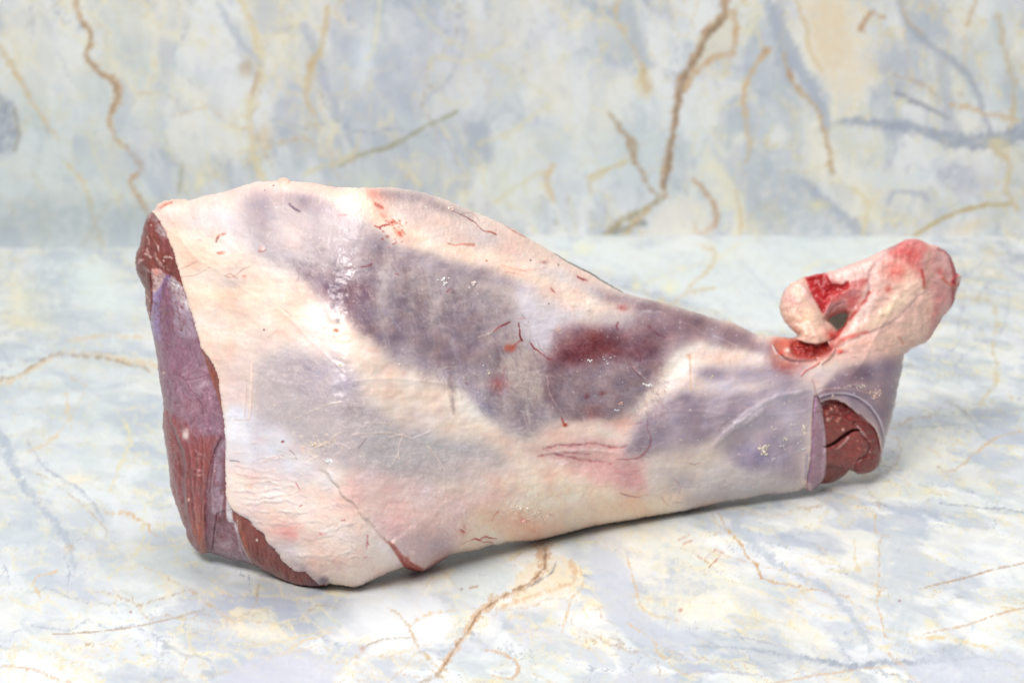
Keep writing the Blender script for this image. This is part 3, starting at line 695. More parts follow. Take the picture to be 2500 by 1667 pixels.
K.blob(tF(117, 735), 6, 4, 0, (206, 84, 64), .8, warp=2, h=.0008)
K.blob(tF(620, 420), 22, 44, 40, (160, 142, 156), .6, mot=.5)
K.stroke(tF(770,180, 800,220, 850,262, 885,300), 2.6, (226, 208, 208), .8, 2, 1.5, h=.0006)
K.stroke(tF(765,190, 795,235, 840,272), 2, (150, 96, 108), .6, 2, 1.5)
K.poly(tV(1000,620, 1100,660, 1200,720, 1260,780, 1240,900, 1180,960, 1080,880, 980,800, 930,700), (184, 170, 176), .45, 26, 14, mot=.4)
K.blob(tV(1100, 760), 60, 40, 10, (170, 155, 164), .5, mot=.5); K.blob(tV(960, 760), 30, 60, 10, (164, 148, 160), .5, mot=.4)
K.blob(tV(1180, 930), 60, 40, 30, (178, 166, 174), .6, mot=.4); K.blob(tV(1330, 900), 60, 50, 0, (158, 132, 142), .5, mot=.4)
K.blob(tV(1400, 790), 90, 36, -3, (132, 76, 82), .35, warp=18, mot=.5)
K.blob(tV(1620, 760), 80, 20, 20, (146, 118, 124), .6, mot=.3)
tQ = tile(317, 415, 2.79); tR = tile(1025, 415, 2.79)
# vertical dark and light bands showing through the membrane
for x0_, y0_, y1_, w_, c_, a_ in ((1245, 250, 420, 16, (180, 166, 174), .5), (1480, 480, 620, 20, (176, 162, 170), .4), (1600, 500, 700, 14, (172, 158, 168), .5), (1690, 520, 640, 20, (168, 154, 166), .5), (1735, 640, 1300, 18, (214, 200, 196), .5),
        (1780, 800, 1300, 16, (172, 156, 164), .45), (1850, 650, 1350, 22, (170, 154, 162), .45), (1900, 700, 1300, 14, (206, 193, 190), .45), (1980, 900, 1420, 26, (162, 146, 156), .5), (2060, 800, 1400, 18, (206, 194, 192), .4)):
    K.stroke(tQ(x0_, y0_, x0_+12, (y0_+y1_)/2, x0_+26, y1_), w_, c_, a_, w_*1.2, 6, mot=.6)
K.poly(tR(60,1080, 260,1040, 430,1120, 440,1300, 300,1380, 120,1300), (170, 153, 163), .5, 22, 10, mot=.5)
K.poly(tR(650,760, 780,800, 880,880, 1000,950, 1120,1000, 930,1080, 880,1250, 760,1180, 690,1080), (226, 219, 226), .75, 14, 8, mot=.3)
K.poly(tR(1130,1010, 1240,970, 1400,960, 1500,1000, 1420,1060, 1280,1085, 1160,1075), (216, 203, 202), .8, 8, 6, mot=1.0)
K.stroke(tR(1420,1010, 1520,985, 1640,990), [10, 14, 8], (196, 183, 190), .6, 10, 6, mot=1)
K.poly(tR(560,1260, 700,1220, 860,1290, 880,1400, 820,1560, 640,1568, 600,1400), (212, 197, 190), .75, 16, 10, mot=.4)
K.blob(tR(760, 1340), 26, 22, 0, (192, 180, 182), .6, mot=.5)
K.poly(tR(930,1380, 1100,1330, 1350,1320, 1560,1360, 1600,1480, 1500,1640, 1000,1640, 900,1520), (184, 168, 174), .7, 18, 10, mot=.6)
K.blob(tR(1200, 1180), 50, 24, 0, (128, 56, 60), .5, warp=14, mot=.5); K.blob(tR(1050, 1260), 60, 16, -8, (132, 56, 64), .6, warp=12, mot=.6); K.blob(tR(1330, 1270), 50, 12, -4, (126, 66, 76), .5, warp=12, mot=.6)
K.stroke(tR(890,1290, 860,1420, 880,1560), [12, 12, 10], (134, 84, 96), .5, 12, 7, mot=1)
K.blob(tR(540, 1460), 15, 14, 20, (186, 92, 98), .85, warp=6, mot=.5); K.blob(tR(615, 1215), 13, 7, -10, (216, 124, 104), .8, warp=4, mot=.5)
K.stroke(tR(672,1040, 680,1090, 685,1140, 700,1162), [2, 3, 3.5, 4], (134, 34, 48), .95, 1.8, 1)
K.stroke(tR(500,1100, 540,1068, 585,1050, 612,1036), [2, 3.8, 4.2, 3], (150, 36, 44), .9, 1.8, 1)
K.stroke(tR(755,1180, 775,1210, 800,1225, 850,1268, 885,1285), [3.4, 3.6, 2.2, 1.8, 2], (150, 46, 58), .85, 1.8, 1.5)
K.stroke(tR(1350,1040, 1338,1065, 1350,1085), 3.6, (150, 56, 66), .85, 2, 1)
K.stroke(tR(1560,1060, 1620,1110, 1690,1155), 2.4, (130, 66, 80), .7, 2, 3, mot=.6)
# -- tile F : cream sinew Y, pink tissue, lavender shank muscle
K.poly(tF(730,800, 760,720, 900,620, 1000,520, 1180,400, 1400,410, 1700,440, 2000,380, 2400,330, 2500,520, 2100,640, 1750,800, 1560,880, 1400,930, 1200,980, 1000,1030, 850,1050, 720,1060, 670,980), (184, 171, 184), .93, 26, 10, mot=.22)
K.poly(tF(1330,210, 1600,170, 1960,160, 2400,200, 2300,330, 1900,330, 1500,330), (182, 172, 188), .8, 12, 8, mot=.35)
K.blob(tF(1640, 370), 44, 12, 8, (208, 204, 226), .8, mot=.5)
K.blob(tF(830, 960), 30, 20, 0, (170, 158, 172), .6, mot=.5)
K.blob(tF(1450, 600), 90, 26, -6, (188, 176, 190), .6, mot=.6)
K.stroke(tF(1560,20, 1300,80, 1150,200, 1050,330, 950,450, 850,550, 760,640), [50, 52, 48, 40, 34, 28, 18], (254, 243, 231), .95, 16, 7)
K.stroke(tF(1150,60, 1500,60, 1960,100, 2300,150), [20, 34, 30, 20], (246, 232, 220), .7, 14, 6, mot=.4)
K.stroke(tF(1450,110, 1700,115, 1960,130), 10, (236, 204, 186), .55, 8, 6, mot=.9)
K.stroke(tF(1310,60, 1312,200, 1320,400), [5, 3.5, 3], (226, 190, 160), .55, 3, 1.5)
K.blob(tF(1310, 75), 9, 7, 0, (240, 190, 170), .6, mot=.6)
K.blob(tF(980, 300), 20, 26, 30, (240, 206, 200), .5, mot=.9)
K.poly(tF(-120,820, 60,700, 300,690, 560,700, 720,690, 740,780, 690,900, 500,900, 200,900, 0,930), (253, 224, 212), .9, 14, 8, mot=.2)
K.blob(tF(420, 790), 60, 16, 5, (254, 236, 222), .8)
K.blob(tF(660, 710), 30, 12, -10, (244, 172, 160), .65, mot=.8)
K.poly(tF(-250,980, 0,930, 300,880, 650,930, 700,1050, 850,1100, 870,1350, 700,1400, 560,1330, 400,1260, 200,1180, 0,1060), (240, 192, 190), .85, 16, 9, mot=.35)
K.poly(tF(560,1120, 700,1130, 860,1180, 880,1340, 760,1410, 640,1380, 600,1250), (226, 172, 174), .75, 14, 8, mot=.4)
for p, w, a_ in ((tF(-100,960, 60,930, 250,920, 400,915, 600,945, 700,945), [4, 5, 6, 6, 6, 4], .6), (tF(-150,1030, 50,1010, 200,1000, 350,1010), 5, .5), (tF(-60,980, 150,1040, 400,1080, 560,1100), 6, .45)):
    K.stroke(p, w, (214, 140, 148), a_, 4, 5, mot=.6, h=-.0008)
K.stroke(tF(-80,1000, 150,975, 400,975, 640,1000), 6, (252, 222, 220), .6, 6, 4, mot=.6, h=.0008)
for i in range(9):
    x = 25+i*15; K.stroke(tF(x, 1130-abs(i-4)*8, x+8, 1085, x+14, 1060+abs(i-4)*6), 2.4, (252, 232, 230), .8, 2, 1.5, h=.0005)
K.stroke(tF(940,850, 935,900, 910,960, 860,1020, 800,1055, 720,1062, 600,1058), [3, 4, 4.5, 4, 3, 2.5, 1.5], (168, 84, 96), .75, 2.5, 1.5)
K.stroke(tF(905,690, 900,760, 930,840), 2, (160, 110, 130), .6, 2, 1.5)
K.stroke(tF(730,730, 790,725, 850,712), 2, (190, 120, 120), .6, 2, 1)
K.poly(tF(900,1080, 1200,1010, 1500,950, 1700,880, 1900,1100, 2400,1300, 2300,1450, 1400,1500, 900,1568, 500,1500, 700,1430, 880,1360), (233, 220, 211), .8, 18, 8, mot=.3)
K.poly(tF(-300,1150, 200,1220, 400,1330, 700,1410, 1100,1400, 1300,1480, 1000,1700, 0,1700, -900,1700, -700,1500), (252, 233, 212), .85, 20, 10, mot=.2)
K.blob(tF(1240, 1280), 40, 22, 10, (202, 195, 202), .75, mot=.5)
K.blob(tF(1020, 1190), 26, 14, 0, (216, 205, 204), .6, mot=.5)
K.blob(tF(1340, 1200), 14, 8, 0, (226, 200, 190), .6, mot=.7)
K.blob(tF(1780, 1350), 50, 14, 0, (210, 204, 208), .6, mot=.5)
K.poly(tF(1700,960, 1960,880, 2200,900, 2250,1150, 2000,1180, 1800,1140), (184, 174, 200), .85, 18, 8, mot=.3)
K.stroke(tF(1540,930, 1700,790, 1880,680, 2010,590), [10, 15, 18, 12], (222, 214, 216), .85, 10, 5, mot=.3, h=.0012)
K.stroke(tF(1880,560, 1740,640, 1640,720, 1580,800), 2, (160, 132, 134), .6, 2.5, 2)
K.blob(tF(1850, 660), 20, 5, -30, (252, 250, 252), .6, warp=3)
for p in (tF(1160,1250, 1220,1320, 1210,1400), tF(1035,1425, 1070,1470, 1100,1505), tF(1150,1475, 1225,1472), tF(1310,1100, 1350,1105, 1410,1095)):
    K.stroke(p, 1.7, (196, 140, 140), .65, 1.8, 3)
K.stroke(tF(650,1388, 730,1412, 835,1428), [2.5, 3, 1.6], (180, 110, 120), .7, 2, 1.5)
K.stroke(tF(840,1412, 910,1402), 1.6, (220, 160, 160), .6)
K.blob(tF(800, 1520), 24, 9, -5, (243, 208, 190), .6, mot=.6)
# -- tile G/H : lower left fat
LOWF = tG(210,180, 800,250, 1060,250, 1300,450, 1500,700, 1850,1000, 1960,1180, 1400,1420, 700,1060, 440,760, 230,560)
K.poly(LOWF, (250, 231, 221), .9, 16, 8, mot=.15)
K.poly(tG(200,-40, 800,-60, 1000,150, 1080,250, 900,400, 600,360, 300,290, 210,220), (236, 231, 236), .75, 18, 9, mot=.25)
K.blob(tG(700, 150), 40, 24, 10, (222, 218, 228), .7, mot=.4)
K.blob(tG(900, 330), 34, 12, 20, (214, 205, 212), .7, mot=.5)
K.blob(tG(560, 400), 26, 9, 10, (222, 216, 222), .7, mot=.5)
K.blob(tG(1180, 380), 30, 26, 30, (234, 228, 226), .8, mot=.4)
K.blob(tG(330, 350), 30, 12, 5, (252, 240, 226), .8)
K.blob(tG(420, 420), 10, 5, 0, (248, 214, 190), .7); K.blob(tG(670, 430), 7, 4, 0, (246, 200, 180), .7)
K.poly(tG(620,860, 740,790, 880,770, 960,800, 900,860, 860,940, 700,930), (244, 182, 178), .7, 12, 8, mot=.7)
K.stroke(tG(760,870, 850,900), 10, (222, 136, 132), .55, 8, 4, mot=.6)
K.poly(tG(580,930, 860,940, 900,1080, 960,1230, 860,1200, 730,1090), (228, 216, 218), .75, 12, 6, mot=.3)
K.blob(tG(500, 640), 50, 12, 5, (252, 218, 206), .7, mot=.4)
K.blob(tG(1180, 700), 50, 30, 0, (252, 226, 214), .7)
K.blob(tG(1200, 1180), 70, 24, -10, (252, 222, 206), .7, mot=.3)
K.blob(tG(1350, 1290), 60, 16, -18, (252, 232, 214), .8)
K.blob(tG(1700, 1000), 40, 40, 20, (250, 240, 233), .8)
K.poly(tG(330,690, 420,690, 520,840, 560,870, 500,860, 440,780), (206, 192, 202), .85, 6, 3, mot=.5)
K.stroke(tG(600,960, 700,1060, 780,1150, 880,1230), [6, 8, 10, 14], (222, 206, 212), .7, 7, 4, mot=.5)
K.poly(tG(850,1180, 960,1180, 1050,1260, 1160,1330, 1150,1370, 1080,1340, 980,1260), (176, 160, 174), .75, 7, 4, mot=.7)
K.blob(tG(1140, 1320), 10, 10, 0, (130, 116, 138), .6, mot=.9)
# creases running from the left rim
CR = [(tG(260,460, 380,470, 520,480, 700,455, 860,440), .0011), (tG(330,530, 480,560, 560,535, 700,525, 820,515), .0013), (tG(360,600, 520,600, 640,575, 800,575, 900,600), .0011),
      (tG(400,650, 560,680, 700,660, 850,690, 960,690), .0010), (tG(270,300, 400,330, 520,340, 640,370, 760,350), .0011), (tG(290,380, 430,400, 600,400, 740,430), .0009),
      (tG(430,740, 560,780, 700,800, 800,790), .0009), (tG(240,245, 400,255, 560,300, 700,290), .0007), (tG(880,1090, 1100,1100, 1300,1080, 1450,1060), .0008), (tG(1050,900, 1250,850, 1450,780), .0007),
      (tG(700,760, 900,770, 1150,760), .0006), (tG(900,910, 1050,930, 1200,900, 1300,820), .0006), (tG(960,1110, 1160,1130, 1350,1090), .0006), (tG(500,210, 700,160, 900,150), .0006)]
for i, (p, h_) in enumerate(CR):
    K.stroke(p, [1, 3.4, 2.6, 3.4, 1], (206, 188, 188), .36, 3.5, 9, mot=1.2, h=-h_*.7)
    q = [(x, y-5) for x, y in p]; K.stroke(q, [2, 8, 6, 8, 2], (254, 242, 234), .45, 7, 9, mot=1.0, h=h_*.7)
rc = np.random.RandomState(44)
for i in range(70):
    x0_, y0_ = rc.uniform(555, 860), rc.uniform(1085, 1400); ln_ = rc.uniform(14, 46); a_ = rc.normal(0.05, .25)
    if y0_ > 1180+(x0_-580)*.75: continue
    p = [(x0_, y0_), (x0_+ln_*.5, y0_+ln_*.5*math.sin(a_)+rc.normal(0, 3)), (x0_+ln_, y0_+ln_*math.sin(a_)+rc.normal(0, 5))]
    K.stroke(p, [1, 2.4, 1], (214, 194, 192), .35, 2.5, 5, mot=1, h=-.0005); K.stroke([(x, y-4) for x, y in p], [2, 5, 2], (254, 244, 238), .35, 4, 5, mot=1, h=.0004)
K.stroke(tG(550,180, 640,150, 760,120), 1.6, (206, 160, 164), .5)
for p, w in ((tG(870,385, 905,445), 2.2), (tG(1558,885, 1550,950, 1548,1030), [3, 3, 1]), (tG(1555,950, 1570,975), 2), (tG(1105,865, 1125,885), 3), (tG(1310,750, 1345,738), 2.4), (tG(910,610, 930,598), 3), (tG(1520,1105, 1545,1090), 2.4)):
    K.stroke(p, w, (206, 90, 108), .75, 2, 1)
K.blob(tG(1110, 880), 12, 5, 0, (248, 190, 188), .6, mot=.6)
# pink skin flap lying over it
FLAP = tG(1050,245, 1130,270, 1200,340, 1290,420, 1310,490, 1400,570, 1480,670, 1560,740, 1650,850, 1760,950, 1830,1040, 1890,1120, 1960,1190) + tH(200,1380, 250,1400)
K.poly(tH(-300,450, 100,560, 600,700, 1100,700, 1200,850, 700,1100, 650,1250, 300,1380, 130,1340, 0,1160, -250,900, -440,700), (243, 210, 206), .85, 20, 10, mot=.3)
K.poly(tH(0,1050, 200,1100, 500,1080, 640,1150, 640,1250, 500,1330, 330,1450, 260,1440, 230,1360, 100,1300), (222, 198, 204), .7, 14, 8, mot=.5)
K.blob(tH(440, 1230), 26, 14, -30, (190, 172, 186), .65, mot=.6)
K.blob(tH(500, 1340), 26, 10, -38, (178, 130, 142), .6, mot=.6)
K.blob(tH(60, 1000), 30, 44, 40, (246, 200, 198), .6, mot=.5)
K.blob(tH(300, 800), 60, 26, 10, (246, 226, 222), .5, mot=.6)
K.blob(tH(300, 640), 70, 20, 20, (228, 200, 200), .5, mot=.6)
K.blob(tH(900, 500), 80, 40, 10, (248, 226, 218), .6, mot=.4)
K.poly(tH(700,950, 1000,820, 1300,780, 1600,700, 1960,650, 2400,700, 2400,900, 1960,1040, 1400,1170, 900,1240, 680,1280, 700,1100), (252, 230, 208), .85, 18, 9, mot=.15)
K.blob(tH(1700, 1030), 60, 14, -14, (240, 226, 206), .6)
K.blob(tH(1000, 1200), 50, 8, -8, (250, 222, 208), .7, mot=.4)
K.stroke(tH(1060,60, 1250,280, 1100,320, 900,240, 620,200), 30, (250, 236, 222), .4, 20, 8, mot=.8)
K.blob(tH(1180, 980), 60, 26, 10, (244, 204, 190), .65, mot=.7)
K.blob(tH(1290, 985), 12, 8, 20, (244, 184, 170), .8, warp=3, h=.0012)
K.blob(tH(1400, 1070), 12, 8, 0, (240, 176, 164), .5, mot=.7)
K.blob(tH(1545, 930), 8, 5, 0, (240, 186, 174), .7, mot=.4)
K.blob(tH(1520, 600), 7, 16, 10, (246, 190, 176), .7, mot=.7)
K.stroke(tH(990,980, 1010,930, 1050,895), 2.6, (224, 130, 116), .7, 2, 2)
K.stroke(tH(735,1000, 722,1060, 712,1110, 705,1150), [2.5, 9, 9, 3], (206, 92, 88), .7, 5, 2.5, mot=.4, h=-.0012)
K.stroke(tH(690,1070, 715,1090), 5, (190, 44, 50), .75, 3, 2)
K.stroke(tH(795,1165, 830,1155, 870,1170, 900,1140, 950,1140, 1030,1155), [3, 5, 3, 2.4, 2.4, 1.6], (176, 34, 44), .85, 2, 1.5)
K.stroke(tH(860,1165, 900,1185, 960,1185, 990,1195), 2, (186, 60, 60), .75, 2, 1)
K.stroke(tH(900,1145, 915,1130, 935,1128, 960,1150), 1.8, (190, 60, 60), .7, 2, 1)
K.stroke(tH(690,1205, 760,1180, 800,1165), 2, (206, 130, 124), .6, 2, 2)
for p in (tH(600,960, 660,1030, 730,1080), tH(560,880, 640,960, 700,1060), tH(500,1000, 600,1060, 690,1160), tH(720,880, 725,980, 760,1090)):
    K.stroke(p, 3.4, (250, 228, 222), .5, 3, 2, h=.0008); 
K.specks(70, (0,0,0,0), 1.6, 4.6, (254, 240, 228), .8, 77, gauss=(tH(1290, 900)[0][0], tH(1290, 900)[0][1], 34, 24), h=.0007)
K.specks(16, (0,0,0,0), 2, 5, (246, 190, 176), .7, 78, gauss=(tH(1250, 960)[0][0], tH(1250, 960)[0][1], 16, 12), h=.0007)
K.blob(tH(220, 1280), 8, 6, 0, (252, 236, 232), .8, warp=3, h=.0007)
# -- tile N : shank end and sleeve
K.poly(tN(640,400, 700,300, 820,280, 900,330, 1010,380, 1090,430, 1050,470, 900,430, 760,420), (160, 136, 144), .8, 9, 6, mot=.4)
K.stroke(tN(640,290, 700,340, 690,420), 18, (206, 198, 202), .55, 14, 6, mot=.3)
K.stroke(tN(680,340, 740,360, 850,410), 2, (220, 208, 208), .6, 2, 1)
K.blob(tN(1020, 470), 18, 12, 0, (220, 212, 216), .7, mot=.5)
K.poly(tN(560,460, 800,450, 1000,480, 1080,540, 1000,560, 800,510, 600,530), (238, 222, 214), .6, 12, 6, mot=.5)
K.poly(tN(880,800, 1100,700, 1240,690, 1350,720, 1385,800, 1360,960, 1320,1200, 1270,1380, 1000,1300, 820,1200, 760,1080, 850,900), (188, 177, 190), .8, 26, 10, mot=.25)
K.blob(tN(1000, 1180), 46, 24, -10, (170, 160, 190), .75, mot=.3)
K.blob(tN(1180, 900), 50, 40, 0, (200, 193, 208), .6, mot=.4)
K.stroke(tN(850,950, 960,860, 1060,800, 1180,750, 1300,740), [14, 14, 10, 8, 8], (226, 218, 222), .8, 9, 4, mot=.4, h=.001)
K.poly(tN(700,1240, 1000,1290, 1250,1370, 1300,1400, 1100,1440, 800,1480, 500,1540, 560,1400), (220, 212, 212), .75, 14, 6, mot=.3)
K.poly(tN(0,1180, 60,1220, 240,1200, 200,1330, 230,1450, 100,1440, 0,1400), (238, 190, 188), .4, 14, 6, mot=.3)
K.stroke(tN(40,1435, 100,1455, 180,1466), 2, (186, 120, 126), .6)
# blood-red hollow and surround
K.poly(tN(1080,470, 1120,520, 1180,570, 1260,570, 1330,540, 1400,560, 1300,620, 1200,640, 1120,600, 1040,540), (206, 178, 182), .7, 10, 5, mot=.4)
K.poly(tJ(150,1080, 250,1085, 400,1090, 560,1100, 700,1080, 780,1050, 800,1120, 700,1180, 640,1250, 520,1300, 400,1290, 300,1250, 200,1230, 130,1170), (214, 120, 104), .9, 7, 6, mot=.4)
K.poly(tJ(330,1120, 450,1100, 600,1120, 740,1040, 770,1100, 700,1190, 620,1240, 500,1285, 400,1265, 330,1200), (186, 44, 34), .92, 7, 5, mot=.35, h=-.006)
K.blob(tJ(420, 1170), 26, 14, 30, (150, 22, 20), .6, mot=.8)
K.blob(tJ(560, 1230), 30, 9, -15, (120, 22, 22), .7, mot=.6)
K.stroke(tJ(180,1200, 220,1240, 330,1290, 450,1300, 560,1290), [8, 8, 6, 6, 5], (150, 104, 104), .8, 4, 3, mot=.5)
K.poly(tJ(120,1230, 180,1270, 300,1300, 420,1330, 350,1380, 260,1380, 180,1340), (188, 92, 84), .75, 9, 7, mot=.6)
K.stroke(tJ(140,1150, 180,1220, 250,1275), [3, 6, 3], (218, 202, 200), .9, 3, 1.5, h=.001)
K.blob(tJ(285, 1195), 7, 6, 0, (246, 226, 214), .95, warp=2, h=.001)
K.blob(tJ(215, 1220), 7, 5, 0, (232, 100, 84), .9, warp=2, h=.001)
K.stroke(tJ(700,1160, 720,1200, 680,1260, 620,1320), [12, 12, 9, 4], (206, 112, 104), .85, 4, 3, mot=.4, h=.0022)
K.stroke(tJ(600,1310, 540,1350, 460,1390, 415,1440), [3.5, 4.5, 4, 3], (184, 70, 62), .85, 2.4, 1.5, h=.0008)
K.stroke(tJ(620,1340, 570,1420, 500,1480), 5, (236, 218, 214), .5, 5, 3)
K.poly(tJ(700,1330, 850,1250, 1060,1190, 1180,1180, 1100,1230, 900,1330, 760,1430, 640,1500, 560,1440), (232, 214, 212), .7, 12, 6, mot=.3)

# sleeve, membrane bluish over dark muscle
K.poly(tJ(700,1190, 900,1120, 1400,1100, 1600,1200, 1400,1300, 1100,1290, 800,1330), (240, 204, 192), .9, 8, 5, mot=.2)
K.poly(tJ(1000,1330, 1130,1270, 1300,1255, 1400,1300, 1360,1500, 1330,1650, 640,1620, 700,1500, 820,1400), (172, 154, 164), .88, 9, 5, mot=.2)
K.poly(tK(430,440, 560,350, 800,235, 1020,150, 1290,120, 1230,420, 1160,760, 1090,1100, 1060,1090, 1040,940, 990,830, 890,735, 750,620, 690,575, 600,540, 520,540, 440,590, 400,500), (172, 154, 166), .88, 5, 2, mot=.2)
K.blob(tK(760, 300), 40, 22, -15, (152, 130, 146), .6, mot=.3)
K.stroke(tK(1270,150, 1240,350, 1180,650, 1110,900), [6, 9, 9, 5], (196, 182, 188), .6, 7, 2)
K.stroke(tK(360,320, 380,420, 400,470), 3, (196, 130, 124), .7, 3, 2)
K.blob(tK(330, 420), 22, 12, 20, (228, 216, 218), .6, mot=.4); K.blob(tK(440, 280), 16, 8, -10, (214, 212, 234), .7, mot=.4)
K.stroke(tK(400,475, 480,430, 640,420, 800,432, 940,470, 1040,540, 1110,660), [2.5, 3, 3, 3, 3, 3, 2], (206, 176, 176), .8, 2.2, 1, h=.0007)
K.stroke(tK(430,500, 520,476, 640,468, 760,482, 870,530, 970,620, 1050,740, 1095,880, 1100,1000), [2, 3, 4, 4, 4, 4, 4, 4, 2], (224, 216, 228), .85, 2, 1, h=.0010)
K.stroke(tK(400,560, 500,500, 640,480, 760,500, 860,550, 960,640, 1035,760, 1080,900, 1085,1010), [4, 5, 6, 6, 6, 6, 6, 5, 3], (140, 122, 140), .6, 4, 1, h=-.0012)
K.stroke(tK(960,500, 1050,600, 1110,720, 1130,860), 3, (200, 190, 202), .5, 2.5, 1.5, h=.0006)
# thin edge colours
K.stroke(tK(450,580, 520,532, 600,536, 700,572, 760,622, 900,735, 1000,825, 1045,935, 1068,1080), 4, (228, 206, 204), .9, 2, .8)
K.stroke(tK(380,480, 362,650, 352,800, 350,950, 335,1150, 300,1350, 285,1440), [3, 4, 4, 3, 2, 2, 2], (226, 150, 134), .7, 3, 1.2, mot=.5)
K.stroke(tK(300,1100, 280,1350), 8, (176, 166, 196), .5, 6, 2)
K.specks(50, (0,0,0,0), 1.2, 3, (238, 226, 230), .8, 90, gauss=(tK(760, 300)[0][0], tK(760, 300)[0][1], 60, 26), h=.0003)
K.stroke(tK(690,395, 760,385, 870,375, 950,420, 1040,470, 1090,530), [3, 5, 8, 14, 14, 5], (236, 212, 198), .7, 5, 4, mot=1.5, h=.0006)
# back edge strip along the top of the shank, its shadow painted dark
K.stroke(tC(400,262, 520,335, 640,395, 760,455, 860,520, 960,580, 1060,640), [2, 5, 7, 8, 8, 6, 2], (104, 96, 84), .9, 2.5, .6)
K.poly(tV(560,800, 700,770, 850,800, 1000,900, 1120,1020, 1180,1100, 1000,1150, 760,1060, 560,980), (226, 217, 218), .22, 55, 16, mot=.3)
K.poly(tV(430,470, 560,450, 760,470, 820,560, 700,640, 560,620, 450,560), (226, 216, 217), .38, 50, 14, mot=.4)
K.blob(tV(1250, 740), 50, 60, 20, (222, 212, 214), .4, mot=.5)
K.settle(8.5)
rb = np.random.RandomState(91)
MUS = tV(590,560, 700,600, 860,560, 960,600, 1080,640, 1200,720, 1260,800, 1230,960, 1180,990, 1040,880, 900,790, 760,700)
for i in range(46):      # muscle bundles showing through, running down across the leg
    x_, y_ = rb.uniform(640, 1340), rb.uniform(560, 1000)
    if not inside(np.array([x_]), np.array([y_]), MUS)[0]: continue
    ln_ = rb.uniform(50, 130); c_ = ((158, 140, 152), (212, 200, 200), (196, 186, 200), (172, 152, 158))[rb.randint(4)]
    K.stroke([(x_, y_), (x_+rb.normal(8, 5), y_+ln_*.5), (x_+rb.normal(18, 8), y_+ln_)], [2, rb.uniform(8, 18), 3], c_, rb.uniform(.35, .62), 14, 7, mot=.8)
for i in range(30):      # along the shank
    x_, y_ = rb.uniform(1500, 1900), rb.uniform(930, 1130); ln_ = rb.uniform(60, 150)
    c_ = ((206, 196, 212), (168, 154, 172), (222, 212, 214))[rb.randint(3)]
    K.stroke([(x_, y_), (x_+ln_*.5, y_-ln_*.14+rb.normal(0, 4)), (x_+ln_, y_-ln_*.3)], [2, rb.uniform(5, 13), 2], c_, rb.uniform(.2, .4), 10, 6, mot=.8)
# fibres over everything: fine pale threads following the leg
K.lines(1800, (700, 560, 1400, 1000), 75, 16, 40, (222, 210, 212), .26, 231, poly=MUS)
K.lines(1200, (700, 560, 1400, 1000), 75, 16, 40, (134, 112, 126), .2, 232, poly=MUS)
K.lines(1500, tD(400,300, 1960,1560)[0]+tD(400,300, 1960,1560)[1], 25, 40, 26, (236, 224, 220), 0.29, 201, poly=None)
K.lines(1600, (850, 900, 1350, 1400), -12, 30, 22, (250, 238, 232), 0.32, 202)
K.lines(1300, (850, 480, 1450, 800), 15, 30, 22, (232, 220, 218), 0.27, 203)
K.lines(900, (500, 560, 900, 1000), 30, 50, 18, (250, 238, 228), 0.27, 204)
K.lines(900, (520, 700, 800, 1000), 60, 40, 14, (214, 196, 192), 0.19, 208)
K.lines(1600, (1350, 700, 1620, 1020), 20, 70, 16, (206, 192, 198), 0.30, 205)
K.lines(1400, (1350, 800, 1620, 1020), 70, 60, 14, (124, 84, 96), 0.24, 206)
K.lines(1300, (1500, 880, 2000, 1220), -14, 16, 20, (206, 200, 216), 0.29, 207)
K.lines(1200, (980, 1080, 1500, 1330), -25, 40, 18, (254, 240, 234), 0.30, 209)
K.lines(700, (980, 1080, 1500, 1330), -25, 60, 14, (226, 180, 176), 0.20, 210)
K.lines(500, (1230, 1040, 1600, 1200), -15, 20, 22, (252, 230, 228), 0.32, 211)
K.lines(900, (520, 1150, 900, 1400), 8, 14, 30, (254, 244, 238), 0.29, 212)
K.lines(700, (520, 1150, 900, 1400), 8, 18, 24, (220, 196, 194), 0.22, 213)
K.lines(200, (540, 1020, 1500, 1260), 20, 60, 50, (240, 228, 222), 0.24, 214, curl=1.0)
K.lines(140, (800, 620, 1500, 1000), -10, 60, 50, (230, 218, 212), 0.20, 215, curl=.8)
K.specks(260, (560, 500, 1950, 1150), .9, 2.0, (252, 248, 246), .85, 300)
K.specks(90, (560, 560, 1950, 1150), 1.2, 3.0, (250, 232, 214), .7, 301, h=.0003)
K.specks(40, (560, 560, 1950, 1150), .9, 1.6, (140, 70, 76), .6, 302)
lum = K.C.mean(2); lite = sstep(.80, .92, lum)[..., None]
va = fbm(K.X/90, K.Y/70, 4, 450)[..., None]; vb = fbm(K.X/50, K.Y/38, 4, 460)[..., None]
K.C += lite*(np.clip(va, 0, 1)*np.array([.03, .05, .08], F)*1.6+np.clip(-va, 0, 1)*np.array([.0, -.10, -.11], F)+np.clip(vb, 0, 1)*np.array([-.06, -.07, -.03], F)+.012)
mv = (1-sstep(.70, .86, lum))[..., None]
vc = fbm(K.X/60, K.Y/95, 2, 470)[..., None]; vd = fbm(K.X/42, K.Y/34, 2, 480)[..., None]
K.C += mv*(vc*np.array([.11, .12, .11], F)+vd*np.array([.07, .05, .02], F))
K.C = K.C*(1-.055*mv*np.array([.8, 1.15, 1.0], F))
K.C = np.clip(K.C, 0, 1)**1.22
K.C += (K.mot*0.018+K.mof*0.012)[..., None]
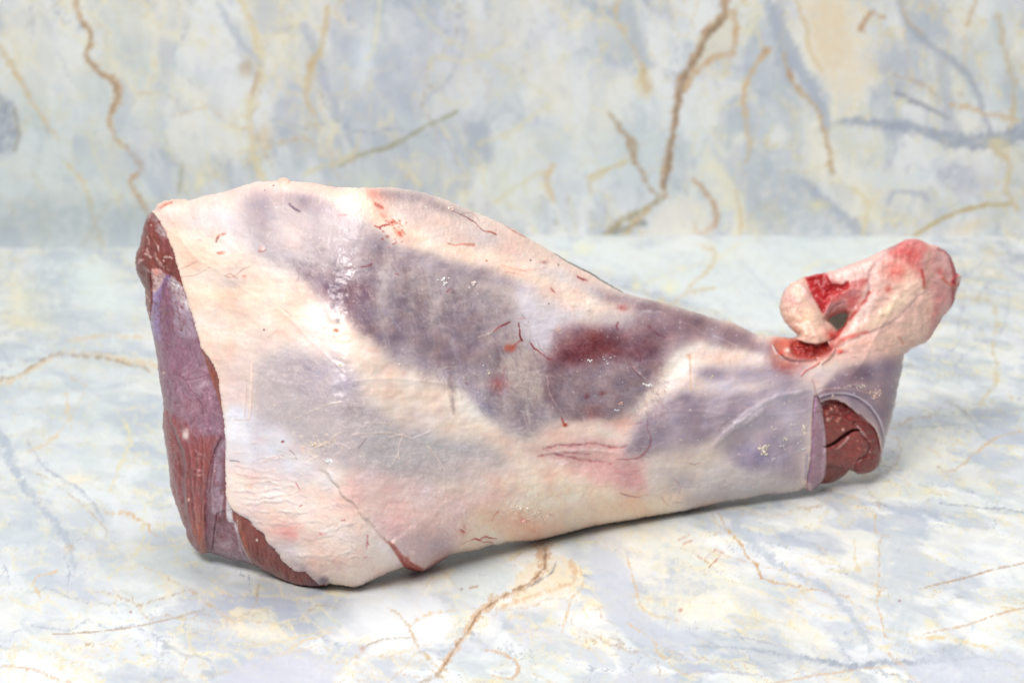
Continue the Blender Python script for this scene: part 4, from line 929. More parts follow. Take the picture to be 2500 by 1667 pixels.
# skin relief
K.ledge(FLAP, .0022, 60, 3, -1, 9, (206, 180, 172), .3, 4)
K.ledge(FLAP[9:], .0026, 40, 3, -1, 4)
K.stroke(tG(1700,900, 1800,1010, 1870,1100, 1930,1190) + tH(170,1330, 200,1380), [1.5, 5, 7, 8, 7], (198, 126, 108), .85, 3, 2.5, mot=.4)
K.poly(tH(0,1180, 60,1230, 120,1300, 180,1350, 240,1390, 330,1440, 325,1478, 250,1475, 170,1445, 110,1370, 40,1270), (186, 96, 88), .9, 4, 3, mot=.5)
K.stroke(tH(340,1470, 440,1400, 540,1335), 9, (176, 112, 118), .6, 6, 3, mot=.6)
K.H += fbm(grid.X/70, grid.Y/50, 3, 400)*.0012+fbm(grid.X/15, grid.Y/12, 3, 410)*.00004

# ================================================================== painting: lean meat on the cut side
M = Layer(LX0, LY0, LX1, LY1, LS, 301)
M.C[:] = np.array([136, 76, 76], F)/255
# silverskin muscle
M.poly(tL(240,820, 460,880, 580,1000, 660,1260, 760,1568) + tM(620,320, 650,500, 655,700, 520,620, 400,640, 340,520, 260,330, 210,0), (150, 120, 142), 1, 12, 5, mot=.2)
M.poly(tL(440,890, 390,1000, 440,1070, 450,1180, 500,1280, 480,1400, 540,1568, 780,1568, 690,1290, 560,1000), (178, 164, 182), .85, 9, 6, mot=.4)
M.poly(tL(455,885, 560,990, 620,1120, 650,1240, 640,1290, 560,1180, 500,1120, 440,1040, 410,960), (222, 216, 222), .9, 7, 6, mot=.5, h=.0008)
M.stroke(tL(420,890, 330,1000, 280,1150, 260,1330, 265,1568), [14, 22, 26, 26, 22], (132, 116, 176), .75, 14, 4, mot=.2)  # purple and lilac sheen painted in, through the next three strokes
M.stroke(tL(330,1010, 285,1150, 270,1330, 300,1568), [6, 16, 18, 14], (172, 160, 208), .6, 12, 5, mot=.4)
M.stroke(tM(300,60, 330,200, 380,330), [8, 16, 8], (186, 156, 176), .5, 12, 6, mot=.6)
M.stroke(tL(280,1000, 245,1150, 232,1350, 240,1568), [10, 9, 8, 7], (196, 184, 220), .7, 6, 2)
M.stroke(tL(370,950, 400,1200, 440,1568), [10, 20, 26], (138, 96, 128), .6, 14, 5, mot=.3)
M.poly(tL(235,820, 330,810, 390,880, 330,1000, 270,1070, 240,1040), (226, 200, 198), .9, 6, 4, mot=.5, h=.0005)
M.blob(tL(290, 840), 10, 8, 0, (236, 160, 146), .7, mot=.4)
M.blob(tM(330, 150), 34, 50, 0, (150, 104, 130), .7, mot=.3)
M.blob(tM(470, 120), 34, 50, 0, (168, 140, 158), .8, mot=.5)
M.blob(tM(500, 240), 20, 9, -30, (206, 182, 196), .7, mot=.4)
M.blob(tM(440, 370), 40, 24, 0, (160, 118, 134), .75, mot=.4)
M.stroke(tM(590,300, 620,450, 630,560, 600,650), [16, 20, 18, 10], (142, 116, 134), .8, 12, 4, mot=.4)
M.poly(tM(300,430, 380,460, 480,560, 600,560, 580,640, 540,760, 525,900, 520,1150, 545,1300, 490,1310, 440,1200, 405,1000, 392,800, 385,680, 340,560), (146, 86, 88), .9, 12, 6, mot=.3)
M.blob(tM(470, 700), 22, 30, 0, (152, 84, 78), .6, mot=.4)
M.blob(tM(480, 1200), 16, 60, 0, (176, 98, 72), .8, mot=.3)
M.blob(tM(500, 1290), 22, 10, 0, (196, 124, 88), .7)
M.blob(tM(440, 560), 26, 24, 0, (156, 100, 108), .6, mot=.5)
for p in (tM(455,620, 470,700, 462,800, 470,920), tM(500,560, 512,650, 500,760, 505,900, 500,1100), tM(430,760, 436,900, 450,1050, 470,1200), tM(405,600, 420,680, 418,760)):
    M.stroke(p, [2, 6, 5, 2], (98, 44, 44), .5, 5, 5, mot=.8, h=-.0012); M.stroke([(x+4, y) for x, y in p], [2, 5, 5, 2], (190, 128, 124), .4, 4, 5, mot=.8, h=.0008)  # fold shade and highlights painted in along the relief
for p in (tM(455,640, 480,670, 520,690), tM(450,760, 490,780, 525,775), tM(455,800, 490,812, 520,800), tM(440,690, 470,705, 500,700)):
    M.stroke(p, [1.5, 4, 2], (206, 150, 150), .6, 3, 3, mot=.5, h=.0009)
# outer strip
M.poly(tM(265,380, 300,430, 350,580, 385,680, 395,850, 405,1000, 430,1150, 500,1290, 400,1250, 360,1080, 300,900, 290,800, 255,620, 240,480), (142, 84, 88), .95, 5, 3, mot=.4)
for i, y in enumerate(range(450, 700, 16)):
    M.stroke(tM(262+(y-450)*.12, y, 300+(y-450)*.22, y+6, 340+(y-450)*.22, y+14), 1.6, (186, 132, 132), .5, 1.6, 2, mot=.8, h=.0004)
M.ledge(tM(290,400, 325,500, 360,600, 392,680, 396,760, 398,880, 406,1000, 430,1150, 480,1260), .0030, 30, 2.5, -1, 2, (96, 50, 56), .6, 5)
M.ledge(tM(640,540, 590,640, 555,760, 530,900, 522,1050, 530,1200, 550,1300), .0022, 22, 2.5, 1, 2, (104, 66, 84), .35, 4)
# purple layer beneath
M.poly(tM(640,540, 600,620, 560,760, 535,900, 525,1100, 535,1250, 560,1310, 700,1370, 830,1380, 760,1200, 720,1100, 655,1080, 655,800), (124, 92, 108), .95, 6, 4, mot=.4)
M.poly(tM(655,560, 640,700, 625,850, 640,1000, 600,1060, 560,1020, 590,850, 585,700), (160, 144, 160), .8, 6, 4, mot=.5)
M.stroke(tM(590,720, 570,860, 575,1040), 3, (196, 180, 190), .6, 2, 2, h=.0008)
M.stroke(tM(640,920, 628,1000, 620,1070), 3, (206, 192, 200), .6, 2, 2, h=.0008)
M.stroke(tM(560,740, 545,900, 545,1100), 2, (176, 150, 164), .5, 2, 2, h=.0006)
M.blob(tM(660, 1260), 46, 22, 10, (170, 150, 162), .8, mot=.5)
M.blob(tM(780, 1340), 22, 10, 10, (140, 124, 144), .7)
M.lines(160, (510, 1270, 620, 1385), 35, 12, 22, (206, 186, 194), .5, 333)
# white sheath and lower muscle
M.poly(tM(655,560, 665,820, 660,1080, 725,1115, 730,1200, 760,1310, 700,1060, 700,800, 690,560), (222, 220, 228), .95, 3, 2)
M.poly(tG(295,640, 360,700, 430,790, 520,860, 600,960, 700,1060, 780,1170, 880,1240, 1000,1290, 1160,1370, 1050,1420, 850,1400, 640,1280, 460,1190, 400,1060, 340,900), (140, 76, 70), 1, 4, 3, mot=.3)
M.stroke(tG(305,690, 340,800, 380,960, 430,1100), [7, 8, 8, 6], (170, 106, 78), .7, 6, 2)
M.blob(tG(1040, 1340), 20, 12, 10, (120, 72, 86), .8, mot=.4)
M.stroke(tG(560,880, 600,960, 700,1080, 800,1190), 6, (116, 66, 84), .6, 6, 2)
for i in range(15):
    x = 420+i*44; y0 = 960+i*20
    M.stroke(tG(x, y0, x+12, y0+120, x+50, y0+230), 4, (106, 52, 52), .42, 5, 5, mot=.5, h=-.0010)
M.stroke(tG(312,740, 318,860, 345,960, 400,1070, 450,1170), 2.6, (214, 196, 196), .8, 1.5, 1.5, h=.0008)
# marbled rump meat
UP = tL(185,205, 200,185, 265,195, 310,250, 350,330, 400,440, 450,560, 490,660, 510,760, 545,860, 585,1000, 530,960, 455,885, 400,880, 330,810, 235,812, 215,870, 232,1000, 238,1150, 225,1300, 215,1440, 180,1440, 140,1200, 100,1000, 20,800, 40,560, 120,300)
M.poly(UP, (132, 74, 68), 1, 3, 2, mot=.3)
M.poly(tL(200,185, 265,195, 320,260, 300,300, 230,270, 185,240), (176, 152, 156), .85, 7, 4, mot=.4)
M.poly(tL(290,310, 350,330, 410,450, 400,480, 340,460, 290,380), (198, 182, 188), .9, 5, 5, mot=.4)
M.poly(tL(330,470, 420,480, 490,640, 490,700, 420,640, 350,620), (146, 88, 92), .8, 7, 4, mot=.5)
M.poly(tL(110,700, 160,740, 215,850, 225,980, 160,1000, 90,900, 60,760), (108, 66, 64), .75, 7, 5, mot=.4)
for p, w in ((tL(175,560, 185,620, 215,640), 5), (tL(140,640, 190,650, 230,700), 6), (tL(270,600, 280,680, 320,740, 380,790, 440,860), [3, 4, 6, 7, 5]), (tL(310,740, 350,770), 7), (tL(360,690, 420,680, 480,700), 5), (tL(260,490, 300,560, 330,640), 4),
             (tL(90,760, 110,720, 150,710), 6), (tL(160,780, 190,820, 220,840), 7), (tL(180,440, 200,500, 190,540), 4), (tL(225,320, 235,325), 5), (tL(330,860, 380,900), 3), (tL(190,1120, 215,1180), 6), (tL(160,1110, 200,1130), 5), (tL(205,1290, 215,1380), 5), (tL(240,900, 250,1000, 240,1080), 5)):
    M.stroke(p, w, (206, 178, 174), .8, 2.5, 3, mot=.8, h=.0008, taper=True)
M.stroke(tL(330,720, 400,820, 450,880), 4, (90, 40, 42), .6, 4, 2, h=-.0010)
M.lines(500, (330, 520, 450, 800), 75, 20, 12, (176, 130, 126), .45, 341)
M.lines(500, (330, 520, 450, 800), 75, 20, 12, (86, 40, 40), .45, 342)
M.lines(900, (380, 780, 540, 1330), 80, 10, 30, (196, 166, 180), .26, 343)
M.lines(700, (380, 780, 540, 1330), 80, 16, 24, (96, 50, 66), .28, 344)
M.lines(200, (430, 900, 540, 1060), 40, 60, 26, (206, 176, 190), .5, 345, curl=1)
M.blob(tM(400, 552), 9, 14, -10, (238, 220, 216), .95, warp=4, p=2, h=.0008)
M.blob(tM(260, 157), 4, 4, 0, (226, 190, 180), .9, warp=1, p=2, h=.0008)
M.blob(tM(420, 965), 3, 4, 0, (236, 200, 180), .9, warp=1, p=2)
M.blob(tM(855, 1222), 3, 4, 0, (250, 240, 230), .95, warp=0, p=2)
for p in (tM(340,160, 400,200, 430,260, 500,310), tM(300,190, 340,230, 330,290), tM(400,200, 470,190, 540,170), tM(450,290, 500,350, 510,420), tM(460,560, 480,620, 470,680)):
    M.stroke(p, 1.8, (104, 62, 84), .6, 1.8, 2, h=-.0007)
# bits of brown rim of the skin
M.poly(tM(500,0, 560,100, 610,190, 640,400, 600,300, 560,170), (150, 92, 80), .9, 3, 1.5)
M.specks(60, (320, 520, 560, 1380), .9, 1.9, (232, 206, 204), .7, 346)
M.C = np.clip(M.C, 0, 1)**np.array([.98, 1.1, 1.12], F)
M.C += (M.mot*0.03+M.mof*0.03)[..., None]
M.H += fbm(grid.X/30, grid.Y/80, 3, 420)*.0030+fbm(grid.X/12, grid.Y/40, 3, 430)*.0006


# ================================================================== painting: cut shank roll
C = Layer(1890, 860, 2180, 1215, 1.6, 501)
C.C[:] = np.array([138, 78, 72], F)/255
C.poly(tK(440,580, 520,530, 700,570, 900,730, 1020,850, 1070,1080, 1060,1200, 980,1280, 780,1300, 830,1140, 950,1060, 920,930, 860,850, 700,760, 560,700, 450,760), (122, 52, 46), .9, 5, 4, mot=.3)
C.poly(tK(460,780, 620,700, 760,760, 830,840, 720,880, 600,970, 490,1030), (136, 82, 68), .9, 5, 3, mot=.25)
C.poly(tK(500,1040, 700,960, 780,880, 870,880, 940,960, 940,1060, 860,1130, 790,1180, 760,1250, 600,1220, 490,1180), (140, 84, 74), .9, 5, 3, mot=.3)
C.poly(tK(480,1190, 600,1220, 760,1250, 640,1345, 500,1410, 430,1400), (134, 72, 56), .95, 4, 3, mot=.25)
C.stroke(tK(480,1020, 540,1000, 600,965, 700,890, 780,848, 845,852), [3, 6, 8, 8, 6, 3], (58, 24, 24), .9, 3, 1, h=-.0045)
C.stroke(tK(570,1040, 630,1020, 690,970, 745,915), [3, 5, 5, 3], (196, 164, 156), .85, 2.5, 1.5, mot=.5, h=.0012)
C.stroke(tK(790,770, 850,850, 900,930, 945,1000, 930,1080, 870,1130, 810,1170, 780,1230, 775,1270), [6, 7, 6, 5, 5, 5, 5, 4, 3], (84, 40, 42), .75, 4, 1.5, h=-.0022)
C.stroke(tK(800,790, 870,870, 910,920), [4, 5, 4], (214, 190, 184), .8, 2.5, 2.5, mot=1.2, h=.001)
C.stroke(tK(820,1150, 780,1200, 770,1260, 830,1290, 920,1290), 2.6, (206, 170, 162), .7, 2, 1.5, h=.0006)
C.stroke(tK(450,580, 520,534, 600,540, 700,576, 760,626, 900,740, 1000,830, 1045,940, 1068,1080, 1050,1200), 3, (220, 190, 180), .8, 2.2, 1, mot=.4)
C.specks(46, (0,0,0,0), 1.4, 4.2, (222, 176, 160), .9, 511, gauss=(tK(560, 640)[0][0], tK(560, 640)[0][1], 16, 11), h=.0010)
C.specks(24, (0,0,0,0), 1.4, 3, (220, 90, 96), .8, 512, gauss=(tK(700, 720)[0][0], tK(700, 720)[0][1], 16, 6), h=.0006)
C.specks(20, (0,0,0,0), 1.2, 3, (226, 190, 176), .8, 513, gauss=(tK(930, 1060)[0][0], tK(930, 1060)[0][1], 10, 14), h=.0006)
C.blob(tK(672, 840), 4, 4, 0, (238, 214, 200), .95, warp=1, p=2, h=.0008)
C.blob(tK(515, 735), 4, 6, 0, (232, 200, 184), .95, warp=1, p=2, h=.0008)
C.lines(500, (2000, 1000, 2150, 1190), 20, 20, 14, (188, 140, 130), .4, 514)
C.lines(400, (2000, 1000, 2150, 1190), 20, 30, 12, (90, 44, 42), .4, 515)
C.stroke(tK(455,700, 470,850, 490,1030, 490,1150), [7, 7, 6, 5], (84, 34, 36), .7, 5, 1)
# lavender cut rim on its left
C.poly(tK(380,470, 440,560, 455,700, 485,900, 497,1080, 485,1300, 440,1400, 345,1490, 260,1470, 320,1200, 340,950, 350,700), (192, 172, 184), 1, 2, .5, mot=.2)
C.stroke(tK(440,590, 452,700, 478,900, 488,1080, 474,1290, 430,1390), [3, 4, 4, 4, 4, 4], (226, 208, 214), .85, 2, .8, mot=.3, h=.0005)
C.stroke(tK(385,500, 370,700, 360,900, 352,1060, 330,1250, 300,1420), [3, 3, 3, 3, 3, 3], (150, 130, 176), .7, 2.5, .8)
C.poly(tK(290,1400, 340,1395, 360,1430, 340,1480, 280,1460), (214, 196, 200), .85, 5, 2)
for i in range(26):
    y = 850+i*21; xx = 362-(i*21)*0.085
    C.stroke(tK(xx+8, y, xx+60, y-4, xx+112-(max(0, i-14)*1.2), y-3), 1.5, (124, 92, 120), .5, 1.5, 1.2, mot=.5, h=-.0004)
C.C = np.clip(C.C, 0, 1)**np.array([.98, 1.24, 1.2], F)
C.C += (C.mot*0.03+C.mof*0.02)[..., None]
C.H += fbm(C.X/25, C.Y/12, 3, 520)*.0010

# ================================================================== painting: hock
Hk = Layer(1880, 560, 2376, 920, 1.8, 601)
Hk.C[:] = np.array([238, 202, 190], F)/255
Hk.poly(tJ(1250,250, 1330,180, 1480,130, 1640,190, 1720,320, 1600,420, 1560,500, 1400,330, 1300,330), (216, 140, 132), .85, 9, 7, mot=.3)
Hk.blob(tJ(1420, 270), 34, 18, 15, (204, 90, 84), .8, warp=8, mot=.5)
Hk.blob(tJ(1340, 440), 38, 24, 20, (224, 128, 114), .8, warp=9, mot=.4)
Hk.blob(tJ(1480, 170), 30, 12, 10, (214, 140, 138), .7, mot=.4)
Hk.poly(tJ(1600,230, 1720,210, 1850,330, 1880,500, 1860,650, 1740,620, 1600,620, 1560,420), (206, 164, 158), .8, 9, 6, mot=.5)
Hk.stroke(tJ(1640,260, 1620,400, 1640,520, 1600,600), 12, (196, 164, 148), .7, 9, 5, mot=.5)
Hk.blob(tJ(1770, 330), 12, 20, 0, (224, 188, 188), .7, mot=.4)
Hk.stroke(tJ(1560,420, 1590,520, 1590,600), [4, 7, 4], (190, 72, 62), .8, 4, 2, mot=.4)
Hk.stroke(tJ(1850,350, 1890,450, 1870,560, 1880,660, 1880,740, 1830,820), [8, 14, 12, 14, 12, 6], (168, 54, 60), .8, 6, 5, mot=.5, h=.001)
Hk.stroke(tJ(1720,220, 1800,260, 1850,330), 6, (150, 92, 96), .7, 5, 3)
Hk.stroke(tJ(1770,500, 1830,560, 1880,590, 1930,560), [5, 7, 8, 7], (206, 120, 96), .8, 5, 4, mot=.5, h=.0018)
Hk.blob(tJ(1740, 450), 12, 7, 40, (206, 120, 110), .7, warp=5)
Hk.blob(tJ(1680, 830), 14, 34, 8, (190, 96, 100), .75, warp=6, mot=.3)
Hk.blob(tJ(1760, 700), 24, 20, 0, (216, 148, 148), .7, mot=.4)
Hk.stroke(tJ(1800,850, 1700,980, 1630,1090, 1600,1150), [8, 7, 6, 8], (196, 90, 88), .7, 6, 3, mot=.5)
Hk.poly(tJ(1450,450, 1560,560, 1520,680, 1380,820, 1200,930, 980,1010, 1020,960, 1180,780, 1300,640), (250, 226, 202), .65, 22, 8, mot=.3, h=.0008)
Hk.stroke(tJ(1100,700, 1000,850, 900,980), [16, 20, 10], (250, 228, 220), .8, 10, 4, mot=.3)
Hk.blob(tJ(1250, 615), 10, 8, 0, (206, 104, 92), .7, warp=4, mot=.3)
Hk.blob(tJ(1240, 820), 46, 9, -42, (252, 230, 200), .6)
Hk.stroke(tJ(1650,620, 1540,680, 1440,790, 1330,890, 1180,980, 1000,1050, 880,1110, 800,1150), [3, 4, 5, 5, 5, 5, 4, 2], (166, 148, 148), .5, 6, 4, h=-.0011)
Hk.poly(tJ(1640,660, 1700,750, 1680,900, 1560,1100, 1400,1210, 1100,1180, 1150,1060, 1300,980, 1480,860), (238, 206, 188), .8, 10, 5, mot=.2)
Hk.blob(tJ(1500, 1000), 30, 40, 30, (240, 210, 194), .7)
Hk.stroke(tJ(1350,1060, 1390,1130), 5, (214, 150, 130), .7, 4, 2)
Hk.stroke(tJ(1330,190, 1230,260, 1120,380, 1060,500, 1070,620, 1040,700), [8, 9, 9, 7, 5, 4], (176, 156, 156), .6, 8, 3, mot=.3, h=-.0012)
Hk.poly(tJ(640,460, 860,385, 1100,290, 1240,230, 1150,350, 1060,470, 1000,530, 800,540, 700,520), (236, 204, 196), .85, 8, 5, mot=.3)
Hk.stroke(tJ(700,500, 900,440, 1080,360), 8, (246, 222, 214), .6, 7, 3)
Hk.poly(tJ(400,500, 500,470, 650,462, 680,520, 800,560, 980,520, 1060,520, 1000,620, 980,740, 860,840, 720,880, 660,900, 600,860, 540,740, 460,620), (196, 110, 106), .8, 7, 6, mot=.4)
Hk.poly(tJ(415,520, 520,480, 660,475, 680,540, 780,580, 860,545, 840,620, 700,680, 660,780, 630,850, 590,790, 520,680, 470,610), (186, 30, 34), .92, 5, 5, mot=.35, h=-.003)
Hk.blob(tJ(620, 560), 26, 16, 10, (150, 14, 22), .6, mot=.5)
Hk.stroke(tJ(600,700, 640,730, 680,690), 4, (236, 130, 130), .8, 3, 2, h=.001)
Hk.poly(tJ(680,770, 780,720, 850,700, 850,830, 740,860, 650,900, 640,850), (196, 150, 146), .85, 6, 5, mot=.6)
Hk.stroke(tJ(690,830, 760,760, 840,740), 4, (150, 104, 98), .7, 4, 2, h=-.001)
Hk.blob(tJ(760, 640), 22, 12, -10, (190, 50, 50), .7, mot=.4)
Hk.blob(tJ(930, 640), 18, 12, -30, (206, 146, 146), .7, mot=.4)
Hk.stroke(tJ(870,900, 960,800, 1040,700, 1070,640), [6, 8, 7, 4], (198, 80, 70), .8, 5, 4, mot=.6)
Hk.stroke(tJ(770,1040, 820,960, 850,880), [10, 9, 5], (200, 46, 40), .85, 5, 3, mot=.3)
Hk.stroke(tJ(760,1130, 900,1060, 1050,1020), [9, 10, 6], (224, 130, 116), .75, 6, 4, mot=.5)
Hk.stroke(tJ(760,1190, 900,1140, 1100,1120), [6, 8, 10], (244, 200, 180), .7, 7, 4)
Hk.blob(tJ(790, 1205), 9, 5, 10, (226, 90, 76), .9, warp=3, h=.0014)
Hk.blob(tJ(700, 1170), 14, 12, 60, (200, 80, 72), .8, warp=4, h=.0014)
Hk.poly(tJ(1000,1330, 1130,1270, 1300,1255, 1400,1290, 1400,1500, 900,1500), (172, 154, 164), .88, 9, 5, mot=.2)
# tendon
Hk.poly(TEND+tJ((480,560),(520,680),(600,800),(700,940),(760,1000),(740,1080),(600,1120)), (244, 211, 190), .97, 4, 3, mot=.2)
Hk.blob(tJ(330, 720), 20, 12, 30, (232, 176, 174), .6, mot=.4)
Hk.blob(tJ(470, 640), 10, 30, -30, (240, 190, 192), .6, mot=.3)
Hk.blob(tJ(470, 870), 16, 12, 0, (246, 206, 170), .7, mot=.3)
Hk.blob(tJ(280, 640), 14, 30, 10, (226, 194, 190), .5)
Hk.stroke(tJ(300,1000, 420,1060, 600,1085), 14, (226, 184, 166), .6, 10, 4)
Hk.blob(tJ(640, 1010), 18, 20, 40, (236, 186, 170), .6, mot=.4)
Hk.blob(tJ(720, 1050), 16, 12, 0, (190, 52, 44), .8, warp=6, mot=.4)
Hk.stroke(tJ(640,940, 700,960, 750,1000), 4, (246, 216, 204), .6)
Hk.lines(500, (1900, 570, 2370, 900), -35, 30, 26, (250, 226, 216), .28, 620)
Hk.lines(300, (1900, 570, 2370, 900), -35, 50, 20, (190, 96, 90), .24, 621)
Hk.C = np.clip(Hk.C, 0, 1)**np.array([1.06, 1.2, 1.16], F)
Hk.C += (Hk.mot*0.03+Hk.mof*0.02)[..., None]
Hk.H += fbm(Hk.X/30, Hk.Y/30, 3, 640)*.0016
# ================================================================== marble print
def edge_y(px):      # the line where the worktop meets the back panel, seen from the front
    return np.interp(px, [-600, 330, 800, 1290, 2400, 3200], [604, 603, 588, 572, 576, 579])
def table_xy(px, py):
    rx, ry, rz = pix_ray(px, py); t = -CAM_H/rz
    return rx*t, ry*t
def marble_base(L, U, V, seed, streak, lean, bright=0.0, warm=1.0):
    """blue-white stone with cream and grey clouds and fine veins; U, V in metres over the sheet"""
    U = U+V*lean
    wu = fbm(U*22, V*22/streak, 5, seed, .6)*0.032; wv = fbm(U*22, V*22/streak, 5, seed+1, .6)*0.032
    u = U+wu; v = V+wv
    def n(k, s, o): return fbm(u*k, v*k/streak, 5, seed+s, .6)
    a = n(20, 2, 5); b = n(13, 3, 5); c = n(30, 4, 5); d = n(24, 5, 5); f = n(46, 14, 4)
    C = np.zeros(L.C.shape, F)+np.array([230, 234, 236], F)/255
    def mix(m, col, al):
        m = (np.clip(m, 0, 1)*al)[..., None]; C[:] = C*(1-m)+np.array(col, F)/255*m
    mix(sstep(-.02, .3, b), (198, 211, 213), .7)
    mix(sstep(.0, .3, a), (190, 199, 214), .6)
    mix(sstep(.02, .28, -a), (236, 242, 246), .8)
    mix(sstep(.05, .26, c)*sstep(-.15, .15, d), (250, 246, 230), .7*warm)
    mix(sstep(.10, .26, -c)*sstep(-.1, .15, b), (174, 185, 203), .6)
    mix(sstep(.10, .3, d), (212, 212, 228), .5)
    mix(sstep(.06, .26, -d)*sstep(.0, .2, -b), (248, 240, 220), .45)
    mix(sstep(.08, .25, f)*sstep(-.1, .2, c), (242, 238, 200), .3)
    mix(sstep(.1, .28, -f)*sstep(-.1, .2, -c), (182, 192, 208), .4)
    def vein(f_, thr, col, al, gate, lo, hi):
        w = sstep(lo, hi, gate)*np.clip(.5+f*3, 0, 1)
        mix((1-sstep(thr*.25, thr, np.abs(f_)))*w, col, al)
    q = U*9+fbm(U*30, V*30/streak, 5, seed+20, .65)*.5; p = V*9/streak+fbm(U*30+7, V*30/streak, 5, seed+21, .65)*.5
    e = gnoise(q+31, p+7, seed+6)+.35*gnoise(q*2.3, p*2.3, seed+22)
    vein(e, .06, (242, 230, 196), .45, c, -.1, .15); vein(e, .022, (206, 174, 128), .75, c, -.04, .15); vein(e, .010, (166, 132, 98), .6, c, .05, .2)
    e2 = gnoise(q*1.1+81, p*1.1+17, seed+8)+.35*gnoise(q*2.9, p*2.9, seed+23)
    vein(e2, .08, (182, 192, 208), .5, -d, -.1, .15); vein(e2, .018, (148, 158, 176), .6, -d, -.05, .15)
    e3 = gnoise(q*1.9+41, p*1.9+37, seed+9)+.4*gnoise(q*5, p*5, seed+24)
    vein(e3, .035, (238, 220, 164), .6, d, -.08, .12); vein(e3, .012, (196, 164, 124), .5, a, .0, .2)
    n1 = fbm(U*26, V*26/streak, 5, seed+30, .62); n2 = fbm(U*26+9, V*26/streak, 5, seed+31, .62)
    for sc, wp, al, ew in ((19, 1.1, .45, .035), (40, 1.0, .4, .05), (75, .9, .18, .07)):
        ed, r1, r2 = cells(U*sc+n1*wp+seed, V*sc/streak+n2*wp, seed+int(sc))
        soft = sstep(.0, .34, ed)
        mix((r1 > .68)*soft, (184, 194, 211), al); mix((r1 < .26)*soft, (243, 246, 247), al*1.3); mix(((r1 > .3) & (r1 < .42))*soft, (250, 245, 228), al*1.3*warm); mix(((r1 > .5) & (r1 < .6))*soft, (207, 219, 219), al)
        gate = np.clip(.5+f*3+a*2, 0, 1)*(r2 > .35)
        mix((1-sstep(ew*.6, ew*2.4, ed))*gate, (244, 234, 196), .6); mix((1-sstep(ew*.1, ew*.55, ed))*gate*(r2 > .6), (205, 174, 132), .75 if sc < 30 else .3)
        mix((1-sstep(ew*.2, ew*1.2, ed))*np.clip(.4-a*3, 0, 1)*(r2 < .35), (150, 160, 178), .6 if sc < 30 else .0)
        mix((1-sstep(ew*.1, ew*.5, ed))*(r2 > .8)*np.clip(.3+b*4, 0, 1), (176, 142, 104), .7 if sc < 30 else .0)
    C += (fbm(u*140, v*140, 4, seed+12, .7)*.03)[..., None]
    L.C[:] = np.clip(C+bright, 0, 1)
def wander(L, n, rect, ang, seed, scale, sx=1.0):
    """branching hairline veins that wander, fade and fork"""
    r = np.random.RandomState(seed)
    pal = [((208, 182, 146), .5), ((224, 204, 166), .55), ((238, 228, 190), .6), ((160, 168, 184), .6), ((176, 184, 200), .65), ((188, 160, 130), .45)]
    todo = [(r.uniform(rect[0], rect[2]), r.uniform(rect[1], rect[3]), R(ang)+r.randn()*.5+(math.pi if r.rand() < .5 else 0), r.randint(len(pal)), r.uniform(5, 14), 0) for _ in range(n)]
    while todo:
        x, y, th, ci, m, gen = todo.pop(); pts = [(x, y)]; t0 = th
        for k in range(int(m)):
            th = t0+(th-t0)*.7+r.randn()*.55; st = scale*r.uniform(.5, 1.3)
            x += math.cos(th)*st*sx; y += math.sin(th)*st; pts.append((x, y))
            if gen < 2 and r.rand() < .16: todo.append((x, y, t0+r.choice([-1, 1])*r.uniform(.5, 1.1), ci, m*.6, gen+1))
        if len(pts) < 3: continue
        c, a = pal[ci]; w0 = r.uniform(1.2, 3.2)*(.75 if gen else 1)
        L.stroke(pts, [1, w0*3.5, w0*4.5, w0*2.5, 1], tuple(min(255, v+34) for v in c), a*.35, w0*4, 5, mot=.9)
        L.stroke(pts, [.8, w0, w0*1.3, w0, .6], c, a, 2.6, 5, mot=1.1)
TAN = (206, 172, 134); TAND = (168, 134, 100); TANL = (232, 206, 168); SLATE = (164, 172, 190); SLATEL = (190, 200, 216)
YEL = (246, 238, 196); CRM = (252, 240, 208); OLV = (150, 146, 126)

# ---- worktop sheet
T = Layer(-420, 560, 2920, 1720, 3.0, 701, (1.5, 1.3, .5))
tx, ty = table_xy(T.X, np.maximum(T.Y, 560))
marble_base(T, tx.astype(F), ty.astype(F), 720, 1.5, .3, -.012, .55)
T.C = (T.C-.87)*1.12+.875
T.blob(tV(150, 900), 330, 260, 0, (200, 215, 220), .42, mot=.5); T.blob(tV(150, 1250), 300, 200, 0, (208, 219, 228), .35, mot=.5)
T.vary = .7
wander(T, 50, (-200, 620, 2700, 1680), 32, 31, 46, 1.25)
# left: long tan vein
T.stroke(tV(-200,905, 0,880, 60,855, 130,815, 200,812, 270,822, 340,835, 420,850), [12, 12, 9, 10, 9, 11, 12, 10], TANL, .75, 9, 6, mot=.5)
T.stroke(tV(-200,905, 0,872, 60,850, 120,815, 200,818, 270,828, 345,850), [3, 5, 4, 5, 4, 5, 6], TAND, .75, 4, 5, mot=.6)
T.stroke(tV(60,828, 160,812, 300,812), 4, SLATE, .5, 4, 4, mot=.5)
T.stroke(tV(150,785, 260,770, 345,780), 6, TANL, .7, 6, 5, mot=.6)
T.blob(tV(60, 690), 60, 40, 30, YEL, .75, mot=.7); T.blob(tV(60, 740), 70, 20, 10, (240, 226, 180), .6, mot=.8)
T.blob(tV(210, 640), 70, 50, 0, (226, 242, 240), .8, mot=.2); T.blob(tV(250, 700), 70, 30, 0, (232, 244, 240), .7, mot=.2)
T.poly(tV(80,590, 160,590, 160,680, 130,760, 60,720), (186, 200, 210), .45, 24, 14, mot=.9)
T.stroke(tV(-40,960, 10,1010, 40,1090, 90,1160, 150,1230, 170,1300), [18, 22, 20, 18, 16, 8], (176, 188, 206), .7, 12, 7, mot=.4)
T.stroke(tV(60,1010, 110,1080, 190,1130, 240,1200), [6, 7, 8, 5], (170, 180, 198), .6, 6, 6, mot=.5)
